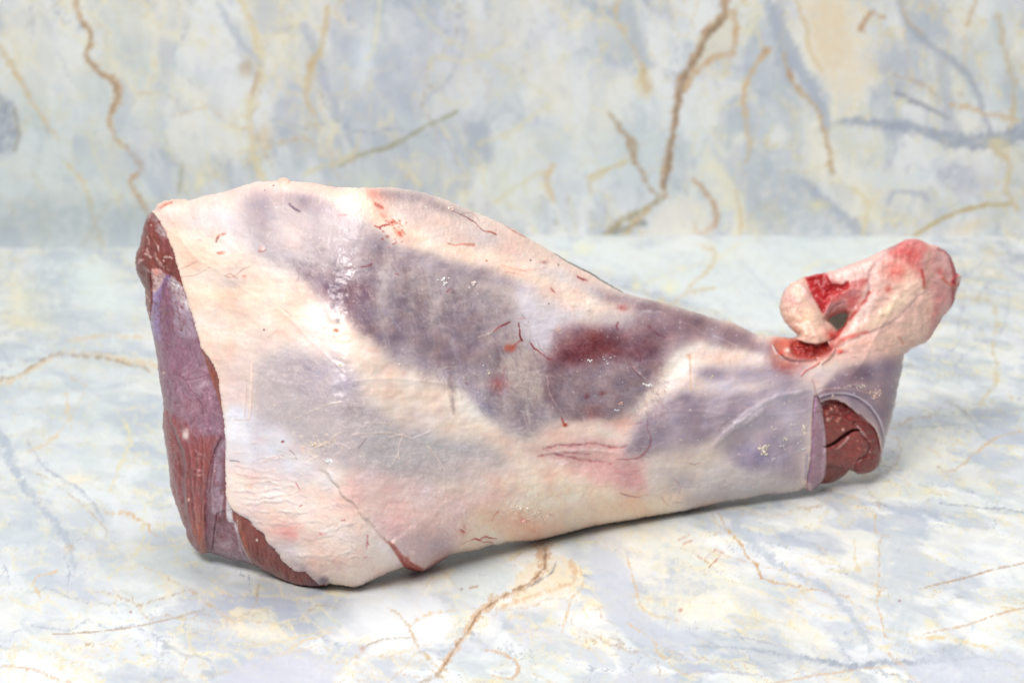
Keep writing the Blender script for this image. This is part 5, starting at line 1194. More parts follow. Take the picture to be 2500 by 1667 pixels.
T.stroke(tV(60,1040, 120,1010, 160,960, 150,900), 5, TANL, .6, 5, 6, mot=.7)
T.blob(tV(180, 1100), 34, 12, 0, CRM, .8, mot=.5)
T.stroke(tV(280,960, 300,1010, 270,1080, 250,1130), [6, 8, 7, 4], (232, 222, 180), .8, 6, 5, mot=.5)
T.stroke(tV(240,1180, 290,1178, 330,1200, 360,1230), [4, 5, 5, 3], (230, 190, 146), .75, 4, 5, mot=.8)
T.stroke(tV(330,1190, 320,1260, 250,1330), [4, 4, 4], (234, 226, 178), .7, 4, 5, mot=.8)
T.stroke(tV(90,1370, 80,1330, 130,1310), 4, (228, 196, 150), .7, 3, 5, mot=.8)
T.blob(tV(158, 1260), 10, 6, 0, (214, 176, 128), .7, mot=.8)
T.stroke(tV(120,1456, 200,1452, 300,1440, 400,1418, 470,1398), [2, 3.4, 3, 3, 1.6], (186, 160, 134), .9, 2, 1.5)
T.stroke(tV(-40,1530, 60,1535, 160,1568), [4, 5, 5], (224, 186, 150), .7, 4, 5, mot=.7)
T.blob(tV(300, 1405), 3.5, 2, 20, (140, 60, 60), .9, warp=0, p=2)
T.blob(tV(590, 1450), 90, 24, 10, (252, 244, 220), .8, mot=.4)
T.stroke(tV(540,1490, 650,1470, 770,1440), 2.5, (238, 214, 160), .7, 3, 3)
T.stroke(tV(580,1530, 640,1505, 700,1470, 760,1450), [4, 3, 5, 2], (236, 206, 160), .7, 3, 4, mot=.5)
T.poly(tV(560,1520, 700,1500, 770,1568, 600,1700, 500,1600), (206, 210, 228), .8, 14, 8, mot=.3)
T.blob(tV(900, 1440), 100, 40, 0, (247, 250, 252), .9, mot=.2)
T.poly(tV(800,1370, 960,1350, 1040,1420, 1000,1480, 880,1470), (240, 246, 252), .7, 14, 8)
# centre tan vein
T.poly(tV(1235,1280, 1320,1290, 1330,1340, 1250,1370, 1190,1390, 1180,1340), (240, 226, 196), .8, 8, 6, mot=.6)
T.stroke(tV(1245,1250, 1250,1290, 1240,1320, 1190,1355, 1130,1380, 1090,1420, 1060,1470, 1030,1510, 1005,1550), [34, 26, 12, 12, 20, 16, 14, 13, 9], (222, 188, 154), .9, 5, 5, mot=.4)
T.stroke(tV(1310,1290, 1320,1330, 1280,1350, 1200,1375, 1140,1400), [10, 10, 8, 9, 8], (226, 190, 150), .75, 6, 5, mot=.6)
T.stroke(tV(1250,1260, 1252,1300, 1225,1330, 1170,1362, 1110,1398, 1075,1446, 1040,1495, 1012,1542), [6, 5, 4, 3.5, 3.5, 3.5, 3.5, 3], (150, 116, 88), .7, 3, 3.5, mot=.5)
T.stroke(tV(1278,1290, 1262,1320, 1205,1350), 5, (150, 150, 156), .6, 4, 3, mot=.5)
T.stroke(tV(1010,1545, 960,1570, 880,1600, 800,1640), [10, 8, 12, 12], (190, 172, 150), .8, 6, 5, mot=.5)
T.stroke(tV(1030,1545, 970,1500, 940,1440, 915,1410, 890,1395), [4, 5, 8, 5, 2], (216, 190, 150), .75, 5, 4, mot=.7)
T.stroke(tV(940,1440, 980,1410, 1050,1400), [6, 5, 3], TANL, .6, 5, 4, mot=.7)
T.stroke(tV(830,1490, 870,1470, 920,1465, 960,1465), [3, 2.6, 2, 1.5], (180, 160, 136), .8, 2, 2)
T.blob(tV(832, 1490), 7, 7, 0, (206, 170, 156), .8, warp=3); T.blob(tV(820, 1508), 4, 3, 0, (196, 160, 150), .7, warp=2)
T.stroke(tV(1110,1490, 1160,1500, 1190,1530, 1170,1560, 1130,1550), [3, 4, 6, 6, 3], (216, 180, 146), .8, 3, 4, mot=.5)
T.stroke(tV(1290,1450, 1310,1380, 1340,1340, 1330,1300), [3, 4, 4, 2], (226, 194, 150), .7, 3, 5, mot=.9)
T.poly(tV(1040,1300, 1180,1300, 1160,1360, 1060,1380), (206, 220, 224), .6, 12, 8, mot=.3)
T.blob(tV(1060, 1352), 3, 2, 0, (120, 70, 60), .8, warp=0); T.stroke(tV(1080,1348, 1098,1346), 4, (196, 164, 140), .9, 3, 1)
# cream slab and slate bands at the right front
T.poly(tV(1415,1190, 1560,1215, 1640,1260, 1700,1310, 1740,1370, 1690,1420, 1560,1430, 1490,1400, 1460,1330, 1400,1260), (252, 243, 216), .35, 30, 18, mot=1)
T.blob(tV(1600, 1390), 60, 20, 0, (253, 244, 216), .5, mot=.8)
T.stroke(tV(1440,1270, 1460,1340, 1480,1400, 1560,1425), [3, 4, 3, 2], (226, 190, 140), .75, 3, 4, mot=.6)
T.stroke(tV(1650,1180, 1670,1215, 1700,1250, 1730,1290, 1760,1330, 1850,1350, 1950,1370), [4, 6, 5, 4, 3, 3, 2], (214, 170, 120), .8, 3.5, 4, mot=.6)
T.stroke(tV(1690,1200, 1740,1260, 1830,1320, 1910,1360, 1960,1420, 2000,1490), [18, 20, 14, 12, 12, 8], (186, 198, 212), .7, 12, 7, mot=.3)
T.poly(tV(1360,1250, 1440,1290, 1470,1400, 1560,1450, 1600,1480, 1500,1490, 1420,1440, 1370,1370), (204, 212, 226), .75, 12, 7, mot=.3)
for p in (tV(1620,1280, 1645,1262, 1660,1270), tV(1600,1275, 1625,1290), tV(1630,1300, 1650,1280), tV(1560,1240, 1585,1225), tV(1570,1250, 1590,1240)):
    T.stroke(p, 3.5, (206, 150, 110), .7, 3, 3, mot=.8)
T.stroke(tV(1640,1272, 1760,1300, 1860,1325), 2, (224, 186, 130), .6, 2, 3, mot=.6)
T.stroke(tV(1635,1447, 1670,1452), 2.6, SLATE, .7, 2, 1.5); T.stroke(tV(1680,1458, 1740,1470, 1790,1482), [4, 3.5, 2.5], SLATE, .75, 2.5, 1.5)
T.stroke(tV(1570,1480, 1690,1488, 1780,1498, 1860,1512, 1960,1528, 2040,1520, 2140,1520, 2240,1510, 2380,1532), [2, 4, 6, 9, 14, 10, 8, 4, 4], (162, 172, 190), .75, 7, 5, mot=.5)
T.stroke(tV(1780,1460, 1810,1500, 1880,1525), [10, 9, 6], (190, 198, 214), .6, 8, 5)
T.stroke(tV(1990,1438, 2060,1450, 2110,1462, 2200,1470, 2300,1500), [4, 5, 7, 5, 3], (236, 214, 160), .75, 5, 5, mot=.6)
T.blob(tV(2035, 1485), 14, 5, 0, (240, 224, 170), .8, mot=.5)
T.stroke(tV(2040,1500, 2080,1535, 2100,1560, 2160,1590, 2200,1640), [5, 6, 7, 6, 5], (228, 192, 150), .7, 5, 5, mot=.7)
T.stroke(tV(2110,1352, 2200,1330, 2280,1308, 2380,1285), [2, 3.5, 3.5, 3], (186, 150, 120), .9, 2, 1.5)
T.stroke(tV(2120,1455, 2220,1435, 2300,1408, 2400,1385), [2, 3, 3.5, 3], (214, 176, 140), .9, 2, 1.5)
T.stroke(tV(1720,1580, 1850,1555, 1980,1535, 2050,1530), [5, 5, 4, 2], (222, 190, 156), .8, 3, 2)
T.stroke(tV(2010,1180, 2012,1220, 2040,1230, 2020,1245, 2018,1330, 2010,1345, 2035,1350, 2015,1365, 2020,1410, 2035,1460), [3, 5, 4, 3, 4, 3, 4, 3, 3, 4], (224, 186, 136), .75, 3, 4, mot=.7)
T.stroke(tV(1960,1240, 1965,1290, 1975,1310), [3, 5, 9], (232, 214, 170), .7, 4, 5, mot=.8)
T.poly(tV(2020,1220, 2100,1240, 2130,1300, 2110,1400, 2070,1480, 2030,1400), (200, 211, 220), .55, 18, 14, mot=.8)
T.poly(tV(2100,1520, 2360,1500, 2500,1560, 2300,1660, 2120,1580), (208, 214, 230), .7, 14, 8, mot=.4)
T.stroke(tV(1530,1560, 1600,1540, 1680,1545, 1760,1548), [6, 8, 6, 3], (186, 192, 212), .65, 6, 5, mot=.5)
T.poly(tV(1400,1560, 1480,1540, 1560,1590, 1520,1680, 1400,1660), (200, 206, 224), .7, 12, 7)
T.stroke(tV(1440,1430, 1500,1470, 1515,1500, 1560,1540, 1580,1550), [3, 4, 4, 3, 2], (226, 196, 150), .75, 3, 5, mot=.7)
T.blob(tV(1563, 1400), 5, 3, -20, (196, 104, 80), .8, warp=2); T.blob(tV(2066, 1379), 3, 2.5, 0, (150, 60, 60), .9, warp=0, p=2)
T.stroke(tV(1900,1170, 2000,1172, 2120,1178), [3, 2, 2], SLATEL, .5, 3, 3)
# right: behind and beside the hock
T.stroke(tV(2160,1155, 2260,1165, 2320,1170, 2400,1182), [3, 3.5, 4, 3], (160, 168, 184), .75, 2.5, 3, mot=.4)
T.stroke(tV(2150,1080, 2190,1078, 2240,1040, 2300,1000, 2380,985), [3, 4, 5, 4, 3], (220, 182, 140), .8, 3, 3, mot=.5)
T.stroke(tV(2060,985, 2150,978, 2230,972, 2290,950, 2380,935), [2, 3, 2.5, 3, 2], (166, 178, 190), .6, 3, 3, mot=.5)
T.stroke(tV(2170,920, 2230,960, 2250,1000, 2290,1020), [6, 8, 6, 4], (170, 182, 190), .55, 6, 5, mot=.5)
T.stroke(tV(2190,680, 2270,690, 2290,740, 2280,800, 2290,870, 2250,930), [6, 8, 8, 5, 8, 4], (216, 200, 160), .7, 6, 6, mot=.7)
T.blob(tV(2290, 870), 10, 9, 30, (232, 206, 150), .8, mot=.4)
T.stroke(tV(2150,700, 2240,668, 2310,690, 2380,660), 6, (232, 220, 186), .6, 6, 6, mot=.6)
T.blob(tV(2270, 580), 14, 10, 30, (240, 214, 160), .8, mot=.5); T.stroke(tV(2300,600, 2340,630, 2380,650), 7, (186, 192, 214), .6, 6, 4)
T.poly(tV(2080,990, 2170,1000, 2160,1100, 2080,1090), (240, 240, 226), .6, 12, 8, mot=.6)
T.blob(tV(2130, 1130), 20, 12, 0, (236, 228, 186), .7, mot=.7)
T.blob(tV(2140, 1095), 30, 18, 0, (206, 216, 230), .6, mot=.5)
T.stroke(tV(2130,1030, 2160,1050), 6, (238, 208, 160), .6, 5, 4); T.blob(tV(2155, 1072), 2.5, 1.5, 0, (120, 50, 50), .9, warp=0)
# behind: between the shank and the back panel
T.poly(tV(1240,545, 1800,545, 2100,560, 1900,760, 1700,730, 1500,660, 1350,600), (236, 246, 246), .7, 20, 10, mot=.3)
T.stroke(tV(1600,560, 1640,580, 1630,620, 1590,650, 1560,690, 1555,710), [5, 8, 8, 7, 6, 5], (226, 198, 148), .7, 7, 6, mot=.6)
T.stroke(tV(1530,720, 1550,690, 1600,668, 1640,665), 7, (220, 190, 140), .6, 6, 5, mot=.6)
T.blob(tV(1520, 695), 12, 8, 0, (232, 204, 150), .7); T.blob(tV(1540, 660), 14, 12, 0, (250, 248, 190), .7)
T.blob(tV(1460, 655), 8, 14, 0, (246, 240, 180), .7); T.blob(tV(1340, 570), 20, 14, 0, (248, 246, 200), .7)
T.stroke(tV(1480,650, 1560,620, 1640,600, 1700,560), 7, (240, 232, 190), .5, 7, 6, mot=.6)
T.stroke(tV(1700,600, 1760,660, 1790,700), 10, (206, 216, 226), .5, 9, 6)
T.stroke(tV(1830,760, 1850,620, 1930,600), 8, (244, 236, 200), .5, 8, 6, mot=.6)
T.blob(tV(1490, 560), 30, 8, 0, (190, 200, 216), .7)

# ---- back panel sheet
W = Layer(-420, -900, 2920, 640, 5.0, 801, (1.5, 1.0, .4))
wx0, wy0 = table_xy(W.X, edge_y(W.X))
rx, ry, rz = pix_ray(W.X, W.Y); tt = wy0/ry
wxx = (rx*tt).astype(F); wzz = (CAM_H+rz*tt).astype(F)
marble_base(W, wxx*.8, wzz*.8, 760, 1.5, .14, .0)
W.C = (W.C-.85)*.98+.835
W.vary = .45; W.fat = 1.4
wander(W, 26, (-200, -300, 2700, 600), 62, 32, 58)
W.blob(tV(120, 350), 260, 220, 0, (196, 212, 216), .45, mot=.4); W.blob(tV(300, 480), 200, 90, 0, (192, 208, 216), .4, mot=.4)
W.blob(tV(1000, 140), 220, 120, 0, (208, 212, 230), .5, mot=.4); W.blob(tV(1450, 350), 200, 120, 0, (214, 228, 232), .5, mot=.3)
W.stroke(tV(160,-60, 185,40, 210,80, 200,130, 230,165, 265,190, 270,230, 255,260, 258,310, 300,350, 325,385, 300,420, 330,470, 345,520), [9, 9, 10, 9, 9, 12, 13, 12, 8, 9, 11, 9, 9, 7], TAN, .8, 8, 6, mot=.35)
W.stroke(tV(190,50, 210,80, 200,130, 240,175, 268,210, 258,260), 5, TAND, .6, 5, 6, mot=.4)
W.stroke(tV(300,350, 330,390, 380,470, 390,540), 20, (184, 196, 216), .5, 14, 6)
W.stroke(tV(-40,60, 20,140, 60,210, 110,290, 130,320), [8, 9, 10, 6, 4], (220, 196, 156), .7, 8, 6, mot=.5)
W.poly(tV(-40,220, 20,230, 40,280, 30,340, -10,350), (150, 160, 178), .6, 14, 12, mot=.8); W.stroke(tV(30,250, 42,300, 35,345), 5, OLV, .6, 5, 4)
W.stroke(tV(150,370, 200,440, 225,540, 240,570), [5, 7, 8, 8], (226, 206, 160), .7, 7, 6, mot=.4); W.stroke(tV(200,300, 230,380, 290,500), 8, (232, 226, 190), .5, 8, 6)
W.stroke(tV(190,560, 240,480, 280,450), 5, (224, 206, 166), .5, 5, 5)
W.stroke(tV(540,-20, 580,60, 600,170, 590,190, 570,260, 590,380, 620,430), [8, 10, 12, 12, 12, 12, 10], (232, 214, 170), .65, 10, 8, mot=.5)
W.blob(tV(565, 160), 14, 18, 20, (206, 176, 140), .7, warp=10); W.stroke(tV(590,170, 580,220), 8, TAN, .6, 7, 4); W.blob(tV(610, 310), 14, 34, 0, (228, 200, 146), .6)
W.stroke(tV(500,10, 540,80, 600,150), 9, (176, 186, 200), .5, 9, 6)
W.stroke(tV(700,60, 730,130, 745,180, 760,230, 800,300, 820,380), [10, 14, 16, 14, 14, 12], (176, 186, 206), .55, 14, 8)
W.stroke(tV(750,20, 735,120, 715,150, 705,220, 720,260), [8, 9, 14, 8, 8], (222, 196, 146), .7, 8, 8, mot=.4); W.blob(tV(712, 150), 14, 12, 0, (206, 170, 120), .6)
W.blob(tV(835, 130), 26, 60, 0, (230, 240, 250), .8); W.stroke(tV(870,0, 865,90, 840,140), 7, YEL, .6, 7, 6)
W.stroke(tV(960,20, 1000,70, 1080,120, 1150,150, 1240,210), [8, 10, 10, 9, 6], (226, 222, 196), .6, 9, 8, mot=.5)
W.stroke(tV(990,160, 1000,130, 1080,140, 1170,100), 6, (232, 224, 180), .6, 7, 6, mot=.5)
W.stroke(tV(780,380, 840,352, 900,335, 960,300, 1050,258), [6, 7, 10, 5, 6], (176, 174, 150), .85, 5, 3, mot=.3)
W.stroke(tV(700,400, 800,360, 830,310), 8, (224, 214, 170), .6, 8, 6, mot=.5); W.blob(tV(808, 365), 8, 12, 0, (226, 196, 150), .7)
W.blob(tV(850, 430), 60, 50, 0, (222, 232, 214), .5); W.blob(tV(460, 420), 12, 12, 0, YEL, .8); W.stroke(tV(420,380, 410,440), 7, (182, 178, 150), .6, 6, 4)
W.stroke(tV(1100,330, 1180,300, 1260,240), 9, (232, 226, 190), .55, 9, 6); W.stroke(tV(1140,460, 1200,420, 1260,390), 7, (228, 214, 170), .6, 8, 5)
W.blob(tV(1170, 400), 60, 60, 0, (228, 240, 232), .6)
# big tan vein of the panel
W.poly(tV(1640,40, 1690,30, 1685,110, 1640,130, 1600,180, 1590,140), (230, 222, 200), .7, 10, 8)
W.stroke(tV(1672,-60, 1665,0, 1660,40, 1620,80, 1605,120, 1580,160, 1565,200, 1552,250, 1545,310, 1535,370, 1522,420, 1526,450), [18, 20, 16, 13, 12, 18, 20, 14, 12, 13, 16, 9], (196, 162, 128), .88, 7, 5, mot=.35)
W.stroke(tV(1665,40, 1625,85, 1607,125, 1575,170, 1556,240, 1540,350, 1526,430), [7, 6, 6, 6, 5, 6, 7], (140, 118, 98), .6, 6, 4, mot=.4)
W.stroke(tV(1685,30, 1690,90, 1680,125, 1640,130, 1600,165, 1575,200), [12, 12, 11, 10, 10, 10], (214, 180, 140), .75, 8, 5, mot=.4)
W.stroke(tV(1525,455, 1480,480, 1440,500, 1400,530, 1370,545), [8, 8, 11, 12, 6], (176, 160, 126), .8, 7, 5, mot=.4)
W.stroke(tV(1480,510, 1430,525, 1405,545), 9, (140, 144, 142), .7, 6, 4); W.stroke(tV(1490,480, 1440,530, 1430,548), 9, (206, 178, 130), .7, 6, 5)
W.stroke(tV(1400,260, 1430,300, 1450,330, 1460,370, 1490,430, 1520,455), [5, 8, 16, 8, 5, 4], (186, 160, 130), .8, 8, 5, mot=.3)
W.stroke(tV(1350,410, 1380,395, 1440,372), [6, 6, 5], (216, 196, 140), .75, 5, 4); W.stroke(tV(1270,380, 1255,410, 1262,440, 1270,460), 8, (226, 196, 150), .7, 7, 5)
W.stroke(tV(1360,440, 1355,420, 1390,400), 6, (224, 200, 150), .6, 6, 4)
W.stroke(tV(1420,0, 1415,40, 1440,90, 1470,140, 1480,190), [8, 9, 6, 6, 9], (220, 194, 150), .7, 8, 6, mot=.5); W.stroke(tV(1450,20, 1460,90, 1490,150), 14, (176, 186, 200), .5, 12, 6)
W.blob(tV(1485, 200), 12, 20, 0, (214, 180, 136), .7)
W.stroke(tV(1760,120, 1715,190, 1710,260, 1722,330, 1715,370), [12, 8, 7, 7, 9], (222, 188, 140), .75, 7, 6, mot=.4)
W.blob(tV(1758, 122), 8, 11, 20, (196, 150, 110), .7)
W.stroke(tV(1770,20, 1800,90, 1840,160, 1880,230, 1900,290), [26, 30, 24, 20, 14], (170, 180, 200), .7, 18, 8)
W.poly(tV(1840,-20, 1960,-10, 1990,90, 2000,180, 1960,230, 1900,200, 1860,140, 1850,60), (244, 230, 204), .75, 24, 16, mot=.7)
W.poly(tV(1860,20, 1930,10, 1950,120, 1920,160, 1880,120), (240, 218, 182), .6, 12, 8, mot=.5)
W.stroke(tV(1820,-20, 1850,60, 1862,120, 1890,165), 6, (226, 200, 150), .7, 6, 4)
W.stroke(tV(1800,120, 1810,160, 1830,200, 1870,240, 1890,290, 1905,350, 1910,400), [5, 8, 9, 7, 8, 7, 8], (206, 174, 134), .8, 7, 5, mot=.4); W.blob(tV(1815, 175), 8, 10, 0, (196, 140, 100), .7)
W.stroke(tV(1980,70, 2000,30, 2030,40), 9, (196, 150, 110), .7, 7, 7, mot=.5); W.stroke(tV(2060,0, 2080,50, 2100,75, 2190,140, 2240,200, 2280,320), [6, 9, 10, 12, 10, 8], (164, 172, 190), .65, 10, 6)
W.stroke(tV(2070,-10, 2085,50, 2120,80), 6, (206, 180, 140), .6, 6, 4)
W.blob(tV(2140, 20), 14, 10, 0, (222, 196, 150), .7); W.stroke(tV(2240,0, 2220,60), 8, (214, 184, 140), .6, 7, 6); W.stroke(tV(2290,30, 2310,110, 2330,220, 2320,300), 9, (214, 190, 150), .6, 9, 8, mot=.5)
W.stroke(tV(2055,213, 2080,222), 7, (150, 156, 170), .75, 5, 2); W.stroke(tV(2092,232, 2140,252, 2180,272), [8, 7, 5], (150, 154, 166), .75, 5, 2)
W.stroke(tV(1930,280, 2050,288, 2120,300, 2200,325, 2300,320, 2380,290), [8, 14, 18, 26, 30, 30], (160, 170, 190), .75, 14, 7, mot=.3)
W.stroke(tV(2160,130, 2170,200, 2190,300), 22, (176, 186, 206), .5, 16, 8)
W.stroke(tV(2180,240, 2260,260, 2340,280), [6, 8, 8], (224, 188, 140), .7, 7, 6, mot=.5); W.blob(tV(2290, 330), 26, 14, 0, (240, 224, 170), .8)
W.stroke(tV(2280,340, 2320,380, 2310,440, 2340,480), 8, (222, 196, 150), .6, 8, 6, mot=.5)
W.stroke(tV(2100,540, 2170,500, 2240,475, 2320,468), [6, 7, 7, 5], (206, 178, 110), .85, 5, 3); W.blob(tV(2230, 520), 50, 16, -20, (242, 222, 186), .7)
W.poly(tV(1720,340, 1820,380, 1880,440, 1990,540, 1900,545, 1760,545, 1700,440), (184, 196, 210), .5, 26, 16, mot=.8)
W.stroke(tV(1640,380, 1680,440, 1700,500, 1690,548), [20, 22, 22, 18], (240, 236, 210), .75, 12, 6); W.stroke(tV(1690,440, 1702,500, 1700,545), 5, (222, 190, 146), .6, 5, 4)
W.stroke(tV(1590,410, 1620,440, 1645,480, 1640,520, 1605,535, 1595,510), [4, 7, 9, 10, 9, 4], (204, 164, 126), .8, 6, 4, mot=.3)
W.poly(tV(1520,470, 1600,460, 1640,548, 1500,548), (244, 236, 220), .6, 14, 8)
W.stroke(tV(1850,420, 1930,490, 1990,540), [12, 18, 16], (168, 178, 200), .6, 12, 6); W.stroke(tV(2040,470, 2060,440, 2110,445, 2130,460), 8, (172, 180, 200), .6, 8, 5)
W.stroke(tV(1960,430, 1990,470, 1980,540), 7, (236, 220, 170), .7, 7, 6); W.blob(tV(1880, 470), 26, 9, 0, (238, 226, 170), .7)
W.stroke(tV(1990,400, 2060,420, 2130,400), 22, (224, 234, 240), .6, 16, 8)

W.poly(tV(-60,470, 330,470, 345,580, -60,580), (178, 192, 198), .5, 30, 12, mot=.4)
for L_, k_ in ((T, .86), (W, .86)):
    g_ = L_.C.mean(2, keepdims=True); L_.C = g_+(L_.C-g_)*k_
def marble_mat(name, rough, bump):
    m = bpy.data.materials.new(name); m.use_nodes = True
    n = m.node_tree.nodes; l = m.node_tree.links; n.clear()
    out = n.new('ShaderNodeOutputMaterial'); bs = n.new('ShaderNodeBsdfPrincipled'); l.new(bs.outputs[0], out.inputs[0])
    at = n.new('ShaderNodeAttribute'); at.attribute_name = 'Col'
    tc = n.new('ShaderNodeTexCoord')
    n1 = n.new('ShaderNodeTexNoise'); n1.inputs['Scale'].default_value = 260; n1.inputs['Detail'].default_value = 6; n1.inputs['Roughness'].default_value = .65
    n1.inputs['Distortion'].default_value = .6
    l.new(tc.outputs['Object'], n1.inputs['Vector'])
    n2 = n.new('ShaderNodeTexNoise'); n2.inputs['Scale'].default_value = 38; n2.inputs['Detail'].default_value = 7; n2.inputs['Distortion'].default_value = 1.5
    l.new(tc.outputs['Object'], n2.inputs['Vector'])
    a = n.new('ShaderNodeMapRange'); a.inputs['From Min'].default_value = .3; a.inputs['From Max'].default_value = .7
    a.inputs['To Min'].default_value = ALB*.90; a.inputs['To Max'].default_value = ALB*.94; l.new(n1.outputs['Fac'], a.inputs['Value'])
    # hairline veins
    s = n.new('ShaderNodeMath'); s.operation = 'SUBTRACT'; s.inputs[1].default_value = .5; l.new(n2.outputs['Fac'], s.inputs[0])
    ab = n.new('ShaderNodeMath'); ab.operation = 'ABSOLUTE'; l.new(s.outputs[0], ab.inputs[0])
    hv = n.new('ShaderNodeMapRange'); hv.inputs['From Min'].default_value = 0; hv.inputs['From Max'].default_value = .012
    hv.inputs['To Min'].default_value = .16; hv.inputs['To Max'].default_value = 0; l.new(ab.outputs[0], hv.inputs['Value'])
    mx = n.new('ShaderNodeMix'); mx.data_type = 'RGBA'; mx.inputs['B'].default_value = (.58, .60, .64, 1)
    l.new(hv.outputs[0], mx.inputs['Factor']); l.new(at.outputs['Color'], mx.inputs['A'])
    vm = n.new('ShaderNodeVectorMath'); vm.operation = 'SCALE'; l.new(mx.outputs['Result'], vm.inputs[0]); l.new(a.outputs[0], vm.inputs['Scale'])
    l.new(vm.outputs[0], bs.inputs['Base Color'])
    bs.inputs['Roughness'].default_value = rough; bs.inputs['Specular IOR Level'].default_value = .35
    bp = n.new('ShaderNodeBump'); bp.inputs['Strength'].default_value = bump; bp.inputs['Distance'].default_value = .0003
    l.new(n1.outputs['Fac'], bp.inputs['Height']); l.new(bp.outputs[0], bs.inputs['Normal'])
    return m
M_top = marble_mat('marble_worktop', .42, .12); M_back = marble_mat('marble_panel', .45, .08)

def grid_quads(ny, nx):
    i = np.arange(ny*nx).reshape(ny, nx)
    return np.stack([i[1:, :-1], i[1:, 1:], i[:-1, 1:], i[:-1, :-1]], -1).reshape(-1, 4)
# worktop: rows run from the back edge to the front, with a wide margin round the part in view
ey = edge_y(T.X[0])
rows = (T.Y[:, 0][:, None]-560)/(1720-560)          # 0..1
PYt = ey[None]+rows*(1719-ey[None]); PXt = np.repeat(T.X[0][None], T.ny, 0)
X_, Y_ = table_xy(PXt, PYt); colT = T.sample(T.C, PXt, PYt)
Z_ = fbm((X_*3).astype(F), (Y_*3).astype(F), 2, 900)*.0002
V_ = np.stack([X_, Y_, Z_*0], -1)
def join(parts):
    VV = []; QQ = []; CC = []; nb = 0
    for v, c in parts:
        ny, nx = v.shape[:2]; VV.append(v.reshape(-1, 3)); CC.append(c.reshape(-1, 3)); QQ.append(grid_quads(ny, nx)+nb); nb += ny*nx
    return np.concatenate(VV), np.concatenate(QQ), np.concatenate(CC)
XE, YE = float(T.X[0, -1]), float(T.Y[-1, 0])
def top_margin(x0, x1, y0, y1, snap):
    """the worktop beyond the part in view, in wider meshes"""
    nx = int((x1-x0)/9)+1; ny = int((y1-y0)/9)+1
    px, r = np.meshgrid(np.linspace(x0, x1, nx), np.linspace(0, 1, ny))
    py = edge_y(px)+r*(1719-edge_y(px)) if snap else y0+r*(y1-y0)
    X, Y = table_xy(px, py)
    L = Layer(0, 0, 9*(nx-1)+1, 9*(ny-1)+1, 9, 701)
    marble_base(L, X.astype(F), Y.astype(F), 720, 1.5, .3, -.012, .55)
    return np.stack([X, Y, X*0-.00025], -1), (L.C-.87)*1.12+.875
parts = [(V_, colT), top_margin(-2600, -414, 560, 1719, True), top_margin(XE-6, 5000, 560, 1719, True), top_margin(-2600, 5000, 1712, 2600, False)]
v, q, c = join(parts)
top = mesh_object('marble_worktop', v, q, c, M_top)
top['kind'] = 'structure'
def wall_pts(px, py):
    X, Y = table_xy(px, edge_y(px)); rx, ry, rz = pix_ray(px, py); t = Y/ry
    V = np.stack([rx*t, Y, CAM_H+rz*t], -1); V[..., 2] = np.maximum(V[..., 2], -.003)
    V[..., 1] -= np.exp(-np.clip(V[..., 2], 0, 1)/.006)*.002     # the sheet curls slightly at its foot
    return V
def wall_margin(x0, x1, y0, y1):
    nx = int((x1-x0)/12)+1; ny = int((y1-y0)/12)+1
    px, py = np.meshgrid(np.linspace(x0, x1, nx), np.linspace(y0, y1, ny)); V = wall_pts(px, py)
    L = Layer(0, 0, 12*(nx-1)+1, 12*(ny-1)+1, 12, 801)
    marble_base(L, (V[..., 0]*.8).astype(F), (V[..., 2]*.8).astype(F), 760, 1.5, .14, .0)
    return V, (L.C-.85)*.98+.835
WX, WY = float(W.X[0, -1]), float(W.Y[-1, 0])
v, q, c = join([(wall_pts(W.X, W.Y), W.C), wall_margin(-2600, -420, -900, WY), wall_margin(WX, 5000, -900, WY)])
wallo = mesh_object('marble_back_panel', v, q, c, M_back)
wallo['kind'] = 'structure'

def g_w(x, y): return grid.sample(WALL, x, y)
# ================================================================== the leg
def base_of(px, py):
    p = place(np.array([px]), np.array([py]), np.array([0.0]))[0]; return (p[0], p[1], 0.0)
ORG = base_of(1100, 1300)
leg = bpy.data.objects.new('lamb_leg', None); scene.collection.objects.link(leg)
leg.location = ORG
leg['label'] = 'raw leg of lamb, pale fat over purple muscle, lying on the marble worktop'
leg['category'] = 'meat joint'
BIG = [(200, 380), (2500, 380), (2500, 1500), (200, 1500)]
# skin: everything right of the cut face, open above the shank roll, ends at the sleeve
SKL = tL(258,190, 300,245, 350,330, 400,440, 450,560, 490,660, 510,760, 545,860, 585,1000, 615,1100, 655,1250, 690,1340) \
    + tM(500,0, 540,50, 580,110, 610,180, 616,260, 630,350, 642,440, 650,520, 655,600, 655,800) \
    + tG(200,480, 215,560, 245,620, 285,660, 330,690, 420,740, 500,835, 560,865, 600,960, 660,1010, 700,1060, 740,1130, 800,1185, 860,1225, 900,1235, 960,1232, 1020,1290, 1060,1330, 1100,1362, 1140,1352, 1175,1372, 1220,1384)
SKR = tG(1290,1420, 1500,1560) + [(1500, 1460), (1900, 1300)] + tK(240,1500, 285,1440, 300,1350, 335,1150, 350,950, 352,800, 362,650, 380,500, 400,485, 440,560, 520,530, 600,535, 700,570, 760,620, 900,733, 1000,823, 1045,935, 1068,1080, 1110,1080, 1200,900) \
    + [(2240, 960), (2240, 868)] + tJ(1480,1238, 1340,1232, 1150,1200, 1010,1215, 880,1235, 800,1215, 730,1130, 740,1060, 600,1062, 420,1050) + [(1950, 700), (1700, 380), (300, 380), (340, 500)]
skin = patch('fat_and_skin', K, SKL+SKR, M_skin, leg, rnd=.0016, rw=4, back=.62, origin=ORG, edgecol=(150, 104, 100), jag=1.0, rmask=lambda x, y: 1-sstep(1890, 1960, x)*(1-sstep(900, 920, y)))
